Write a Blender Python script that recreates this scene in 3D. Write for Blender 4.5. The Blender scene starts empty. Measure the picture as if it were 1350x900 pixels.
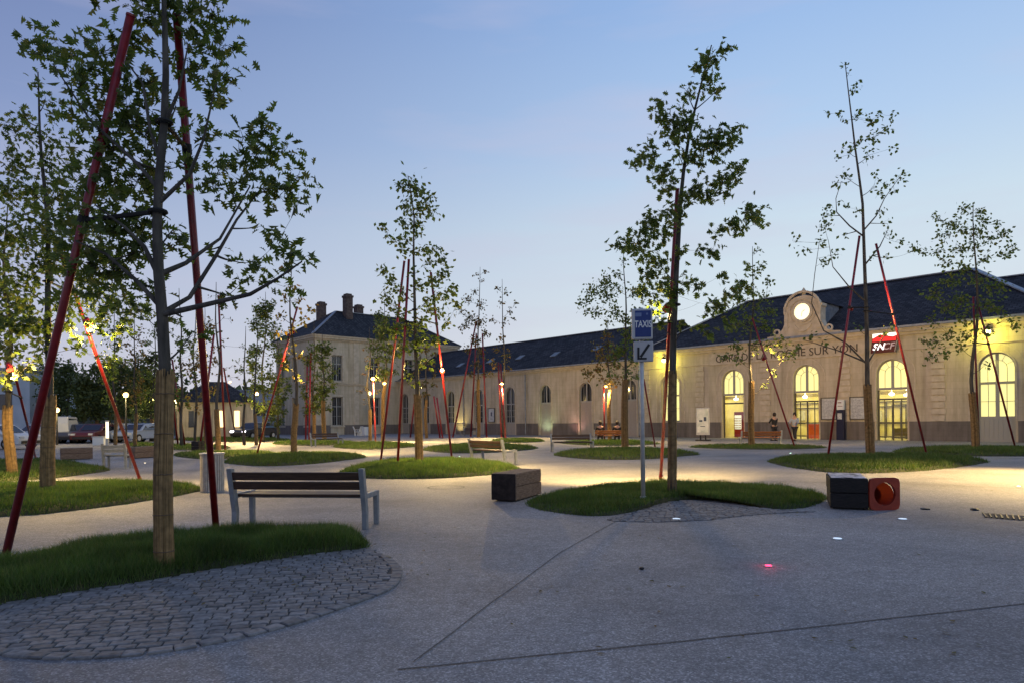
import bpy, math, random
from math import sin, cos, pi, sqrt, radians, atan2
from mathutils import Vector, Matrix, noise
random.seed(7)
sc = bpy.context.scene
COL = sc.collection

# ------------------------------------------------------------------ camera
ROLL = radians(.5); CZ = 1.4
cam = bpy.data.cameras.new('camera'); camo = bpy.data.objects.new('camera', cam); COL.objects.link(camo)
camo.matrix_world = Matrix(((cos(ROLL), sin(ROLL), 0, 0), (0, 0, -1, 0), (-sin(ROLL), cos(ROLL), 0, CZ), (0, 0, 0, 1)))
cam.sensor_width = 36; cam.lens = 24; cam.shift_y = 104/1350; cam.clip_end = 3000; cam.clip_start = .05
sc.camera = camo

# ------------------------------------------------------------------ world: dusk sky
def nn(nt, t, **kw):
    n = nt.nodes.new(t)
    for k, v in kw.items(): setattr(n, k, v)
    return n
def srgb(r, g, b):
    f = lambda c: (c/255/12.92) if c/255 <= .04045 else ((c/255+.055)/1.055)**2.4
    return (f(r), f(g), f(b), 1)
w = bpy.data.worlds.new('World'); sc.world = w; w.use_nodes = True
nt = w.node_tree; L = nt.links; bg = nt.nodes['Background']
tc = nn(nt, 'ShaderNodeTexCoord'); sep = nn(nt, 'ShaderNodeSeparateXYZ'); L.new(tc.outputs['Generated'], sep.inputs[0])
def wmath(op, a, b=None, clamp=False):
    n = nn(nt, 'ShaderNodeMath', operation=op, use_clamp=clamp)
    for i, v in enumerate((a, b)):
        if v is None: continue
        if isinstance(v, (int, float)): n.inputs[i].default_value = v
        else: L.new(v, n.inputs[i])
    return n.outputs[0]
def ramp(nt, fac, stops, interp='LINEAR'):
    n = nn(nt, 'ShaderNodeValToRGB'); cr = n.color_ramp; cr.interpolation = interp
    while len(cr.elements) > len(stops): cr.elements.remove(cr.elements[-1])
    while len(cr.elements) < len(stops): cr.elements.new(.5)
    for e, (p, c) in zip(cr.elements, stops): e.position = p; e.color = c
    nt.links.new(fac, n.inputs[0]); return n.outputs[0]
el = wmath('MULTIPLY', wmath('ARCSINE', sep.outputs[2]), 2/pi)          # 0 horizon .. 1 zenith
left = ramp(nt, el, [(0, srgb(208,203,216)), (.06, srgb(196,198,218)), (.15, srgb(166,178,212)), (.24, srgb(131,149,194)), (.33, srgb(112,129,177)), (1, srgb(84,102,160))], 'LINEAR')
right = ramp(nt, el, [(0, srgb(232,230,226)), (.08, srgb(221,231,236)), (.17, srgb(206,225,238)), (.24, srgb(182,209,240)), (.34, srgb(154,188,234)), (1, srgb(104,132,194))], 'LINEAR')
az = wmath('ARCTAN2', sep.outputs[0], sep.outputs[1])                    # 0 ahead, + to the right
mr = nn(nt, 'ShaderNodeMapRange', interpolation_type='SMOOTHSTEP'); L.new(az, mr.inputs[0])
mr.inputs[1].default_value = -.9; mr.inputs[2].default_value = .45
mx = nn(nt, 'ShaderNodeMixRGB'); L.new(mr.outputs[0], mx.inputs[0]); L.new(left, mx.inputs[1]); L.new(right, mx.inputs[2])
# thin pinkish streaks of high cloud
mp = nn(nt, 'ShaderNodeMapping'); mp.inputs['Rotation'].default_value = (0, radians(24), radians(10)); mp.inputs['Scale'].default_value = (1.2, 1.2, 7)
L.new(tc.outputs['Generated'], mp.inputs[0])
nz = nn(nt, 'ShaderNodeTexNoise'); nz.inputs['Scale'].default_value = 1.9; nz.inputs['Detail'].default_value = 5; nz.inputs['Roughness'].default_value = .5
L.new(mp.outputs[0], nz.inputs['Vector'])
cl = ramp(nt, nz.outputs[0], [(.52, (0,0,0,1)), (.70, (.30,.30,.30,1))])
mx2 = nn(nt, 'ShaderNodeMixRGB'); L.new(cl, mx2.inputs[0]); L.new(mx.outputs[0], mx2.inputs[1]); mx2.inputs[2].default_value = srgb(206, 200, 220)
sky = nn(nt, 'ShaderNodeTexSky', sky_type='NISHITA', sun_disc=False)
sky.sun_elevation = radians(-3); sky.sun_rotation = radians(35); sky.ozone_density = 3
hs = nn(nt, 'ShaderNodeMixRGB', blend_type='MULTIPLY'); hs.inputs[0].default_value = 1; L.new(sky.outputs[0], hs.inputs[1]); hs.inputs[2].default_value = (4, 4, 4, 1)
mx3 = nn(nt, 'ShaderNodeMixRGB'); mx3.inputs[0].default_value = .03; L.new(mx2.outputs[0], mx3.inputs[1]); L.new(hs.outputs[0], mx3.inputs[2])
L.new(mx3.outputs[0], bg.inputs[0]); bg.inputs[1].default_value = 1.0

sun = bpy.data.lights.new('afterglow', 'SUN'); sun.energy = .06; sun.angle = radians(40); sun.color = (1, .8, .75)
so = bpy.data.objects.new('afterglow', sun); COL.objects.link(so); so.rotation_euler = (radians(80), 0, radians(180-35))
sc.view_settings.view_transform = 'Standard'; sc.view_settings.look = 'None'; sc.view_settings.exposure = 0.0; sc.view_settings.gamma = 1
sc.render.engine = 'CYCLES'; sc.cycles.use_denoising = True; sc.cycles.max_bounces = 5; sc.cycles.diffuse_bounces = 3
sc.cycles.transparent_max_bounces = 8; sc.cycles.sample_clamp_indirect = 3; sc.cycles.use_light_tree = True
sc.cycles.caustics_reflective = False; sc.cycles.caustics_refractive = False

# ------------------------------------------------------------------ pixel helpers (photo 1350x900)
def ray(px, py):
    u = (px-675)/900; v = (554-py)/900
    return u*cos(ROLL)+v*sin(ROLL), v*cos(ROLL)-u*sin(ROLL)
def G(px, py, z=0):
    a, b = ray(px, py); Y = (z-CZ)/b; return Vector((a*Y, Y, z))
def P(px, py, Y):
    a, b = ray(px, py); return Vector((a*Y, Y, CZ+b*Y))

# ------------------------------------------------------------------ materials
MATS = {}
def mat(name, color, rough=.8, metal=0, spec=.3, emit=None, estr=0):
    if name in MATS: return MATS[name]
    m = bpy.data.materials.new(name); m.use_nodes = True; b = m.node_tree.nodes['Principled BSDF']
    b.inputs['Base Color'].default_value = (*color, 1); b.inputs['Roughness'].default_value = rough; b.inputs['Metallic'].default_value = metal
    b.inputs['Specular IOR Level'].default_value = spec
    if emit: b.inputs['Emission Color'].default_value = (*emit, 1); b.inputs['Emission Strength'].default_value = estr
    MATS[name] = m; return m
def nmat(name, c1, c2, scale=5, rough=.8, detail=6, stretch=(1,1,1), bump=0, bscale=None, metal=0, lo=.35, hi=.65, spec=.3, coord='Object'):
    """two colours mixed by noise, optional bump"""
    if name in MATS: return MATS[name]
    m = mat(name, c1, rough, metal, spec); nt = m.node_tree; L = nt.links; b = nt.nodes['Principled BSDF']
    tc = nn(nt, 'ShaderNodeTexCoord'); mp = nn(nt, 'ShaderNodeMapping'); mp.inputs['Scale'].default_value = stretch
    L.new(tc.outputs[coord], mp.inputs[0])
    nz = nn(nt, 'ShaderNodeTexNoise'); nz.inputs['Scale'].default_value = scale; nz.inputs['Detail'].default_value = detail; L.new(mp.outputs[0], nz.inputs['Vector'])
    c = ramp(nt, nz.outputs[0], [(lo, (*c1, 1)), (hi, (*c2, 1))]); L.new(c, b.inputs['Base Color'])
    if bump:
        n2 = nn(nt, 'ShaderNodeTexNoise'); n2.inputs['Scale'].default_value = bscale or scale*3; n2.inputs['Detail'].default_value = 4; L.new(mp.outputs[0], n2.inputs['Vector'])
        bp = nn(nt, 'ShaderNodeBump'); bp.inputs['Strength'].default_value = bump; bp.inputs['Distance'].default_value = .02
        L.new(n2.outputs[0], bp.inputs['Height']); L.new(bp.outputs[0], b.inputs['Normal'])
    return m

def ground_mat():
    m = mat('washed_aggregate_concrete', (.3,.3,.3), .75); nt = m.node_tree; L = nt.links; b = nt.nodes['Principled BSDF']
    tc = nn(nt, 'ShaderNodeTexCoord')
    vo = nn(nt, 'ShaderNodeTexVoronoi'); vo.inputs['Scale'].default_value = 92; L.new(tc.outputs['Object'], vo.inputs['Vector'])
    hsv = nn(nt, 'ShaderNodeSeparateColor'); L.new(vo.outputs['Color'], hsv.inputs[0])
    peb = ramp(nt, hsv.outputs[0], [(0, (.15,.144,.142,1)), (.45, (.205,.197,.195,1)), (.8, (.27,.26,.256,1)), (1, (.42,.41,.40,1))])
    big = nn(nt, 'ShaderNodeTexNoise'); big.inputs['Scale'].default_value = .38; big.inputs['Detail'].default_value = 7; big.inputs['Roughness'].default_value = .62; L.new(tc.outputs['Object'], big.inputs['Vector'])
    bc = ramp(nt, big.outputs[0], [(.34, (.68,.68,.70,1)), (.5, (1.0,.99,.98,1)), (.66, (1.20,1.18,1.16,1))])
    mul = nn(nt, 'ShaderNodeMixRGB', blend_type='MULTIPLY'); mul.inputs[0].default_value = 1; L.new(peb, mul.inputs[1]); L.new(bc, mul.inputs[2])
    med = nn(nt, 'ShaderNodeTexNoise'); med.inputs['Scale'].default_value = 9; med.inputs['Detail'].default_value = 5; L.new(tc.outputs['Object'], med.inputs['Vector'])
    mc = ramp(nt, med.outputs[0], [(.3, (.84,.84,.84,1)), (.7, (1.12,1.12,1.12,1))])
    mul2 = nn(nt, 'ShaderNodeMixRGB', blend_type='MULTIPLY'); mul2.inputs[0].default_value = 1; L.new(mul.outputs[0], mul2.inputs[1]); L.new(mc, mul2.inputs[2])
    v2 = nn(nt, 'ShaderNodeTexVoronoi'); v2.inputs['Scale'].default_value = 1.7; L.new(tc.outputs['Object'], v2.inputs['Vector'])
    gum = ramp(nt, v2.outputs['Distance'], [(.022, (.55,.55,.55,1)), (.034, (1,1,1,1))]); mul3 = nn(nt, 'ShaderNodeMixRGB', blend_type='MULTIPLY'); mul3.inputs[0].default_value = .8; L.new(mul2.outputs[0], mul3.inputs[1]); L.new(gum, mul3.inputs[2])
    L.new(mul3.outputs[0], b.inputs['Base Color'])
    bp = nn(nt, 'ShaderNodeBump'); bp.inputs['Strength'].default_value = .6; bp.inputs['Distance'].default_value = .004
    L.new(vo.outputs['Distance'], bp.inputs['Height']); bp.invert = True; L.new(bp.outputs[0], b.inputs['Normal'])
    b.inputs['Roughness'].default_value = .72
    return m

def island_mat(name, cols, rough=.6, trans=0, scale=0):
    """colour picked per loose island (leaf, blade, stone)"""
    m = mat(name, cols[0], rough); nt = m.node_tree; L = nt.links; b = nt.nodes['Principled BSDF']
    g = nn(nt, 'ShaderNodeNewGeometry')
    c = ramp(nt, g.outputs['Random Per Island'], [(i/(max(1, len(cols)-1)), (*k, 1)) for i, k in enumerate(cols)])
    if scale:
        tc = nn(nt, 'ShaderNodeTexCoord'); nz = nn(nt, 'ShaderNodeTexNoise'); nz.inputs['Scale'].default_value = scale; nz.inputs['Detail'].default_value = 5
        L.new(tc.outputs['Object'], nz.inputs['Vector']); r2 = ramp(nt, nz.outputs[0], [(.3, (.6,.6,.6,1)), (.7, (1.25,1.25,1.25,1))])
        mu = nn(nt, 'ShaderNodeMixRGB', blend_type='MULTIPLY'); mu.inputs[0].default_value = 1; L.new(c, mu.inputs[1]); L.new(r2, mu.inputs[2]); c = mu.outputs[0]
    L.new(c, b.inputs['Base Color'])
    if trans:
        out = nt.nodes['Material Output']; tr = nn(nt, 'ShaderNodeBsdfTranslucent'); ms = nn(nt, 'ShaderNodeMixShader'); ms.inputs[0].default_value = trans
        h = nn(nt, 'ShaderNodeMixRGB', blend_type='MULTIPLY'); h.inputs[0].default_value = 1; L.new(c, h.inputs[1]); h.inputs[2].default_value = (1.6, 1.9, .7, 1)
        L.new(h.outputs[0], tr.inputs[0]); L.new(b.outputs[0], ms.inputs[1]); L.new(tr.outputs[0], ms.inputs[2]); L.new(ms.outputs[0], out.inputs[0])
    return m

def slate_mat():
    m = mat('roof_slate', (.035,.037,.045), .6); nt = m.node_tree; L = nt.links; b = nt.nodes['Principled BSDF']
    tc = nn(nt, 'ShaderNodeTexCoord'); br = nn(nt, 'ShaderNodeTexBrick'); br.inputs['Scale'].default_value = 1; br.inputs['Brick Width'].default_value = .35; br.inputs['Row Height'].default_value = .22
    br.inputs['Color1'].default_value = (.022,.024,.032,1); br.inputs['Color2'].default_value = (.052,.054,.066,1); br.inputs['Mortar'].default_value = (.012,.012,.014,1); br.inputs['Mortar Size'].default_value = .02
    L.new(tc.outputs['Object'], br.inputs['Vector'])
    nz = nn(nt, 'ShaderNodeTexNoise'); nz.inputs['Scale'].default_value = .5; nz.inputs['Detail'].default_value = 8; L.new(tc.outputs['Object'], nz.inputs['Vector'])
    c = ramp(nt, nz.outputs[0], [(.3, (.7,.72,.7,1)), (.7, (1.35,1.3,1.2,1))])
    mu = nn(nt, 'ShaderNodeMixRGB', blend_type='MULTIPLY'); mu.inputs[0].default_value = 1; L.new(br.outputs[0], mu.inputs[1]); L.new(c, mu.inputs[2]); L.new(mu.outputs[0], b.inputs['Base Color'])
    return m

def stone_wall_mat(name, c1, c2, bw=.9, rh=.38, vert='Z'):
    """ashlar: thin joints laid on the wall by its own coordinates, weather stains"""
    m = mat(name, c1, .85); nt = m.node_tree; L = nt.links; b = nt.nodes['Principled BSDF']
    tc = nn(nt, 'ShaderNodeTexCoord'); sp = nn(nt, 'ShaderNodeSeparateXYZ'); L.new(tc.outputs['Object'], sp.inputs[0])
    ad = nn(nt, 'ShaderNodeMath', operation='ADD'); L.new(sp.outputs[0], ad.inputs[0]); L.new(sp.outputs[1], ad.inputs[1])
    cb = nn(nt, 'ShaderNodeCombineXYZ'); L.new(ad.outputs[0], cb.inputs[0]); L.new(sp.outputs[2], cb.inputs[1])
    br = nn(nt, 'ShaderNodeTexBrick'); br.inputs['Scale'].default_value = 1; br.inputs['Brick Width'].default_value = bw; br.inputs['Row Height'].default_value = rh
    br.inputs['Mortar Size'].default_value = .006; br.inputs['Color1'].default_value = (1,1,1,1); br.inputs['Color2'].default_value = (.93,.93,.92,1); br.inputs['Mortar'].default_value = (.78,.76,.72,1)
    L.new(cb.outputs[0], br.inputs['Vector'])
    nz = nn(nt, 'ShaderNodeTexNoise'); nz.inputs['Scale'].default_value = .9; nz.inputs['Detail'].default_value = 8; nz.inputs['Roughness'].default_value = .65
    mp = nn(nt, 'ShaderNodeMapping'); mp.inputs['Scale'].default_value = (1.6,1.6,.5); L.new(tc.outputs['Object'], mp.inputs[0]); L.new(mp.outputs[0], nz.inputs['Vector'])
    c = ramp(nt, nz.outputs[0], [(.32, (*c1, 1)), (.62, (*c2, 1))])
    m2 = nn(nt, 'ShaderNodeMapping'); m2.inputs['Scale'].default_value = (2.6,2.6,.13); L.new(tc.outputs['Object'], m2.inputs[0]); n2 = nn(nt, 'ShaderNodeTexNoise'); n2.inputs['Scale'].default_value = 1.6; n2.inputs['Detail'].default_value = 6; L.new(m2.outputs[0], n2.inputs['Vector'])
    st_ = ramp(nt, n2.outputs[0], [(.34, (.74,.73,.70,1)), (.5, (1,1,1,1))]); m3 = nn(nt, 'ShaderNodeMixRGB', blend_type='MULTIPLY'); m3.inputs[0].default_value = .7; L.new(c, m3.inputs[1]); L.new(st_, m3.inputs[2]); c = m3.outputs[0]
    mu = nn(nt, 'ShaderNodeMixRGB', blend_type='MULTIPLY'); mu.inputs[0].default_value = 1; L.new(c, mu.inputs[1]); L.new(br.outputs[0], mu.inputs[2]); L.new(mu.outputs[0], b.inputs['Base Color'])
    return m

def glass_mat(name, tint=(.9,.95,.95), gloss=.15):
    if name in MATS: return MATS[name]
    m = bpy.data.materials.new(name); m.use_nodes = True; nt = m.node_tree; L = nt.links; nt.nodes.remove(nt.nodes['Principled BSDF'])
    t = nn(nt, 'ShaderNodeBsdfTransparent'); t.inputs[0].default_value = (*tint, 1); g = nn(nt, 'ShaderNodeBsdfGlossy'); g.inputs['Roughness'].default_value = .03
    ms = nn(nt, 'ShaderNodeMixShader'); ms.inputs[0].default_value = gloss; L.new(t.outputs[0], ms.inputs[1]); L.new(g.outputs[0], ms.inputs[2]); L.new(ms.outputs[0], nt.nodes['Material Output'].inputs[0])
    MATS[name] = m; return m

M_GROUND = ground_mat()
M_SLATE = slate_mat(); M_SLATE.node_tree.nodes['Principled BSDF'].inputs['Specular IOR Level'].default_value = .12; M_SLATE.node_tree.nodes['Principled BSDF'].inputs['Roughness'].default_value = .8
M_STONE = stone_wall_mat('limestone_ashlar', (.44,.365,.255), (.60,.51,.375))
M_PLAIN = nmat('stone_dressing', (.47,.395,.29), (.60,.51,.385), 3, .8)
M_PLINTH = stone_wall_mat('granite_plinth', (.13,.11,.095), (.20,.17,.15), 1.0, .3)
M_ZINC = nmat('zinc_flashing', (.20,.22,.25), (.30,.32,.36), 4, .45, metal=.4)
M_FRAME = mat('window_frame_paint', (.36,.34,.30), .6)
M_FRAMED = mat('window_frame_bronze', (.10,.09,.07), .5)
M_DARKPANE = mat('dark_window_pane', (.012,.014,.018), .08, spec=.8)
M_LITPANE = mat('lit_frosted_pane', (.5,.5,.3), .4, emit=(1,.90,.32), estr=.95)
M_GLASS = glass_mat('clear_glass')
M_RED = nmat('red_enamel', (.15,.007,.010), (.23,.013,.016), 14, .38, spec=.5)
M_STRAP = mat('black_rubber', (.015,.014,.013), .7)
M_STEEL = nmat('grey_painted_steel', (.20,.215,.235), (.26,.275,.295), 12, .45, metal=.2)
M_STEELW = nmat('pale_galvanised_steel', (.42,.42,.41), (.52,.52,.5), 12, .45, metal=.2)
M_BARK = nmat('bark', (.045,.040,.034), (.10,.088,.072), 14, .9, stretch=(1,1,.25), bump=.8, bscale=30)
M_WRAP = island_mat('reed_mat_wrap', [(.14,.085,.032), (.25,.155,.065), (.33,.215,.10), (.18,.115,.05)], .85, scale=14)
M_SOIL = nmat('turf_soil', (.025,.032,.012), (.05,.05,.025), 8, .95, bump=.6)
M_GRASS = island_mat('grass_blades', [(.042,.078,.016), (.066,.115,.024), (.10,.145,.034), (.052,.095,.02), (.15,.145,.055)], .6, .25, scale=1.6)
M_LEAFA = island_mat('oak_leaves_green', [(.06,.08,.028), (.09,.12,.04), (.115,.15,.05), (.075,.10,.035), (.15,.14,.05)], .55, .42)
M_LEAFB = island_mat('oak_leaves_turning', [(.07,.08,.03), (.12,.09,.035), (.16,.08,.035), (.08,.085,.035), (.18,.10,.04)], .6, .35)
M_LEAFD = island_mat('dense_dark_leaves', [(.04,.06,.02), (.07,.09,.03), (.09,.11,.04)], .6, .2)
M_SETT = island_mat('granite_setts', [(.125,.12,.118), (.165,.158,.155), (.215,.205,.20), (.15,.145,.145)], .75, scale=22)
M_MORTAR = nmat('dark_mortar', (.05,.047,.044), (.08,.075,.07), 20, .95)
M_WOODD = nmat('dark_stained_wood', (.035,.020,.014), (.075,.042,.028), 6, .5, stretch=(1,14,14), bump=.15)
M_WOODO = nmat('orange_lit_wood', (.22,.075,.025), (.34,.13,.045), 6, .45, stretch=(1,14,14), bump=.15)  # bench wood with the orange lamp light put into its colour
M_BEAM = nmat('weathered_oak_beam', (.13,.085,.06), (.26,.18,.13), 4, .85, stretch=(2,16,16), bump=.8, bscale=9)
M_BEAMT = nmat('black_painted_beam', (.008,.007,.007), (.022,.018,.016), 9, .7, stretch=(2,9,9), bump=.7, bscale=9)
M_ENDSHADE = nmat('shaded_beam_end', (.012,.008,.007), (.035,.024,.02), 9, .8, bump=.8)  # beam end darkened in colour for the shade on its unlit side
M_LAMP = mat('sodium_lens', (1,.8,.5), .4, emit=(1,.42,.07), estr=6)
M_BLACK = mat('black_metal', (.018,.018,.02), .5)
M_WHITE = mat('white_plastic', (.7,.7,.68), .5)

# ------------------------------------------------------------------ mesh builder
def props(o, label=None, cat=None, group=None, kind=None):
    if label: o['label'] = label
    if cat: o['category'] = cat
    if group: o['group'] = group
    if kind: o['kind'] = kind
    return o
def thing(name, label, cat, loc=(0,0,0), rz=0, group=None):
    o = bpy.data.objects.new(name, None); COL.objects.link(o); o.location = loc; o.rotation_euler = (0,0,rz); o.empty_display_size = .2
    return props(o, label, cat, group)
class MB:
    def __init__(s): s.v = []; s.f = []
    def quad(s, *p):
        n = len(s.v); s.v += [tuple(q) for q in p]; s.f.append(tuple(range(n, n+len(p))))
    def box(s, cx, cy, cz, sx, sy, sz, rz=0, M=None, ch=0):
        n = len(s.v); c, d = cos(rz), sin(rz)
        for z in (-.5, .5):
            for x, y in ((-.5,-.5), (.5,-.5), (.5,.5), (-.5,.5)):
                X, Y = x*sx, y*sy
                p = Vector((cx+X*c-Y*d, cy+X*d+Y*c, cz+z*sz))
                s.v.append(tuple(M @ p if M else p))
        for f in ((0,3,2,1), (4,5,6,7), (0,1,5,4), (1,2,6,5), (2,3,7,6), (3,0,4,7)): s.f.append(tuple(n+i for i in f))
    def bar(s, a, b, wx, wz, up=(0,0,1)):
        a, b = Vector(a), Vector(b); t = (b-a).normalized(); u = Vector(up); x = t.cross(u)
        if x.length < 1e-4: x = t.cross(Vector((1,0,0)))
        x.normalize(); y = x.cross(t).normalized(); n = len(s.v)
        for p in (a, b):
            for i, j in ((-1,-1), (1,-1), (1,1), (-1,1)): s.v.append(tuple(p+x*(i*wx/2)+y*(j*wz/2)))
        for f in ((0,1,2,3), (7,6,5,4), (0,4,5,1), (1,5,6,2), (2,6,7,3), (3,7,4,0)): s.f.append(tuple(n+i for i in f))
    def tube(s, pts, rad, n=8, cap=True):
        pts = [Vector(p) for p in pts]; base = len(s.v); ref = Vector((.3,.2,1)).normalized()
        for i, p in enumerate(pts):
            t = (pts[min(i+1, len(pts)-1)]-pts[max(i-1, 0)]).normalized()
            x = t.cross(ref)
            if x.length < .05: x = t.cross(Vector((1,0,0)))
            x.normalize(); y = t.cross(x)
            r = rad[i] if isinstance(rad, (list, tuple)) else rad
            for k in range(n):
                a = 2*pi*k/n; s.v.append(tuple(p+x*(cos(a)*r)+y*(sin(a)*r)))
        for i in range(len(pts)-1):
            for k in range(n):
                a = base+i*n+k; b = base+i*n+(k+1) % n; s.f.append((a, b, b+n, a+n))
        if cap:
            s.f.append(tuple(base+k for k in range(n))[::-1]); e = base+(len(pts)-1)*n; s.f.append(tuple(e+k for k in range(n)))
    def cyl(s, c, r0, r1, h, n=16, cap=True): s.tube([c, (c[0], c[1], c[2]+h)], [r0, r1], n, cap)
    def lathe(s, c, prof, n=16):
        s.tube([(c[0], c[1], c[2]+z) for r, z in prof], [r for r, z in prof], n)
    def prism(s, poly, fmap, d0, d1):
        """poly: list of (u,v); fmap(u,v,d)->xyz; extruded from d0 to d1"""
        n = len(s.v); k = len(poly)
        for d in (d0, d1):
            for u, v in poly: s.v.append(tuple(fmap(u, v, d)))
        s.f.append(tuple(range(n, n+k))); s.f.append(tuple(range(n+2*k-1, n+k-1, -1)))
        for i in range(k):
            j = (i+1) % k; s.f.append((n+i, n+k+i, n+k+j, n+j))
    def sphere(s, c, r, n=10, m=7, sz=1):
        base = len(s.v)
        for i in range(1, m):
            a = pi*i/m
            for k in range(n): s.v.append((c[0]+r*sin(a)*cos(2*pi*k/n), c[1]+r*sin(a)*sin(2*pi*k/n), c[2]+r*sz*cos(a)))
        s.v.append((c[0], c[1], c[2]+r*sz)); s.v.append((c[0], c[1], c[2]-r*sz)); t = len(s.v)-2
        for i in range(m-2):
            for k in range(n):
                a = base+i*n+k; b = base+i*n+(k+1) % n; s.f.append((a, a+n, b+n, b))
        for k in range(n):
            s.f.append((t, base+k, base+(k+1) % n)); s.f.append((t+1, base+(m-2)*n+(k+1) % n, base+(m-2)*n+k))
    def build(s, name, m, parent=None, smooth=False, bevel=0, off=None, label=None):
        me = bpy.data.meshes.new(name)
        vs = s.v if off is None else [(a-off[0], b-off[1], c-off[2]) for a, b, c in s.v]
        me.from_pydata(vs, [], s.f); me.update()
        if m: me.materials.append(m)
        if smooth:
            me.polygons.foreach_set('use_smooth', [True]*len(me.polygons))
        o = bpy.data.objects.new(name, me); COL.objects.link(o)
        if parent: o.parent = parent
        if bevel:
            bv = o.modifiers.new('b', 'BEVEL'); bv.width = bevel; bv.segments = 2; bv.limit_method = 'ANGLE'
        if label: o['label'] = label
        return o
def structure(o): o['kind'] = 'structure'; return o

# ------------------------------------------------------------------ ground
g = MB(); g.quad((-900,-300,0), (900,-300,0), (900,1500,0), (-900,1500,0)); structure(g.build('ground', M_GROUND))
def strip(name, pts, wd, m, z=.004):
    b = MB(); P3 = [G(*p) for p in pts]
    # wavy saw cut
    q = []
    for a, c in zip(P3, P3[1:]):
        n = max(2, int((c-a).length/.25))
        for i in range(n): q.append(a.lerp(c, i/n)+Vector((random.uniform(-.004,.004), random.uniform(-.004,.004), 0)))
    q.append(P3[-1])
    for i in range(len(q)-1):
        t = (q[i+1]-q[i]).normalized(); nrm = Vector((-t.y, t.x, 0))*wd/2
        b.quad(q[i]-nrm+Vector((0,0,z)), q[i+1]-nrm+Vector((0,0,z)), q[i+1]+nrm+Vector((0,0,z)), q[i]+nrm+Vector((0,0,z)))
    return structure(b.build(name, m))
M_JOINT = nmat('joint_sealant', (.07,.068,.066), (.13,.127,.12), 12, .9)
strip('pavement_joint', [(525,882), (900,845), (1500,779)], .016, M_JOINT)
strip('pavement_joint', [(545,872), (640,800), (740,727), (812,687)], .010, M_JOINT)
strip('pavement_joint', [(1000,634), (1180,637), (1420,646)], .03, M_JOINT)
strip('pavement_joint', [(812,687), (860,672)], .012, M_JOINT)
# manhole ring
c = G(588,642); mh = MB(); n = 40
for k in range(n):
    a, b2 = 2*pi*k/n, 2*pi*(k+1)/n
    mh.quad(*[(c.x+r*cos(t), c.y+r*sin(t), .005) for r, t in ((.36,a), (.40,a), (.40,b2), (.36,b2))])
mh.build('manhole_rim', M_JOINT)
mo = bpy.data.objects['manhole_rim']; mo.name = 'manhole_cover'
props(mo, 'round manhole cover ring set in the paving behind the nearest bench', 'manhole cover')
# drain grate at the right edge
a0, a1, a2, a3 = G(1296,676), G(1400,683), G(1400,690), G(1300,682)
dg = thing('drain_grate', 'dark rectangular drain grate set flush in the paving beyond the cone', 'drain', G(1330,682))
b = MB(); o3 = G(1330,682); b.quad(*[(p.x, p.y, .005) for p in (a3,a2,a1,a0)]); b.build('grate_plate', M_MORTAR, dg, off=o3)
b = MB()
for k in range(14):
    t = k/13; p, q = a0.lerp(a1, t), a3.lerp(a2, t); b.bar((p.x,p.y,.012), (q.x,q.y,.012), .02, .012)
b.build('grate_bars', M_BLACK, dg, off=o3)

# ------------------------------------------------------------------ grass islands
def smooth_poly(px, z=0):
    pts = [G(*p) for p in px]; out = []; n = len(pts)
    for i in range(n):
        p0, p1, p2, p3 = pts[i-1], pts[i], pts[(i+1) % n], pts[(i+2) % n]
        for k in range(6):
            t = k/6; out.append(.5*((2*p1)+(p2-p0)*t+(2*p0-5*p1+4*p2-p3)*t*t+(3*p1-p0-3*p2+p3)*t**3))
    return out
PROF = [(1,-.02), (.985,.02), (.93,.055), (.8,.085), (.6,.11), (.3,.125), (0,.13)]
def prof(s, hh):
    for (a, x), (b, y) in zip(PROF, PROF[1:]):
        if s >= b: return (y+(x-y)*(s-b)/(a-b))*hh/.13
    return hh
def island(px, n, hh=.13, bl=.075, bw=.008, rag=.06):
    out = smooth_poly(px); c = sum(out, Vector())/len(out); b = MB(); m = len(out)
    out = [p+(p-c).normalized()*(.06*noise.noise(p*1.3)+.04*noise.noise(p*4)) for p in out]
    for s, _ in PROF[:-1]:
        for p in out:
            q = c+(p-c)*s; b.v.append((q.x, q.y, prof(s, hh)+(.015*noise.noise(q*3) if s < .98 else 0)))
    for r in range(len(PROF)-2):
        for k in range(m):
            k2 = (k+1) % m; b.f.append((r*m+k, r*m+k2, (r+1)*m+k2, (r+1)*m+k))
    b.v.append((c.x, c.y, hh)); t = len(b.v)-1; r = len(PROF)-2
    for k in range(m): b.f.append((r*m+k, r*m+(k+1) % m, t))
    structure(b.build('turf_mound', M_SOIL, smooth=True))
    # area-weighted triangles of the fan
    tri = [(abs((out[k]-c).cross(out[(k+1) % m]-c).z)) for k in range(m)]
    ks = random.choices(range(m), tri, k=n); gb = MB(); V = gb.v; F = gb.f
    for k in ks:
        s = sqrt(random.random())*(1+random.uniform(0, .02)); u = random.random(); e = out[k].lerp(out[(k+1) % m], u); q = c+(e-c)*s
        nz = noise.noise(q*1.7)+.5*noise.noise(q*6)
        if s > .9 and random.random() < .3-.4*nz: continue
        h = bl*(.55+.8*random.random())*(1+.6*nz)*(1 if s < .94 else .7); a = random.uniform(0, 2*pi); z = prof(min(s,1), hh)
        lx, ly = random.gauss(0, .4)*h, random.gauss(0, .4)*h; w2 = bw*random.uniform(.6,1.2); i = len(V)
        V.append((q.x-cos(a)*w2, q.y-sin(a)*w2, z-.01)); V.append((q.x+cos(a)*w2, q.y+sin(a)*w2, z-.01)); V.append((q.x+lx, q.y+ly, z+h))
        F.append((i, i+1, i+2))
    o = gb.build('grass', M_GRASS); o['kind'] = 'stuff'; return o
def fell(px, n): pass
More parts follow.
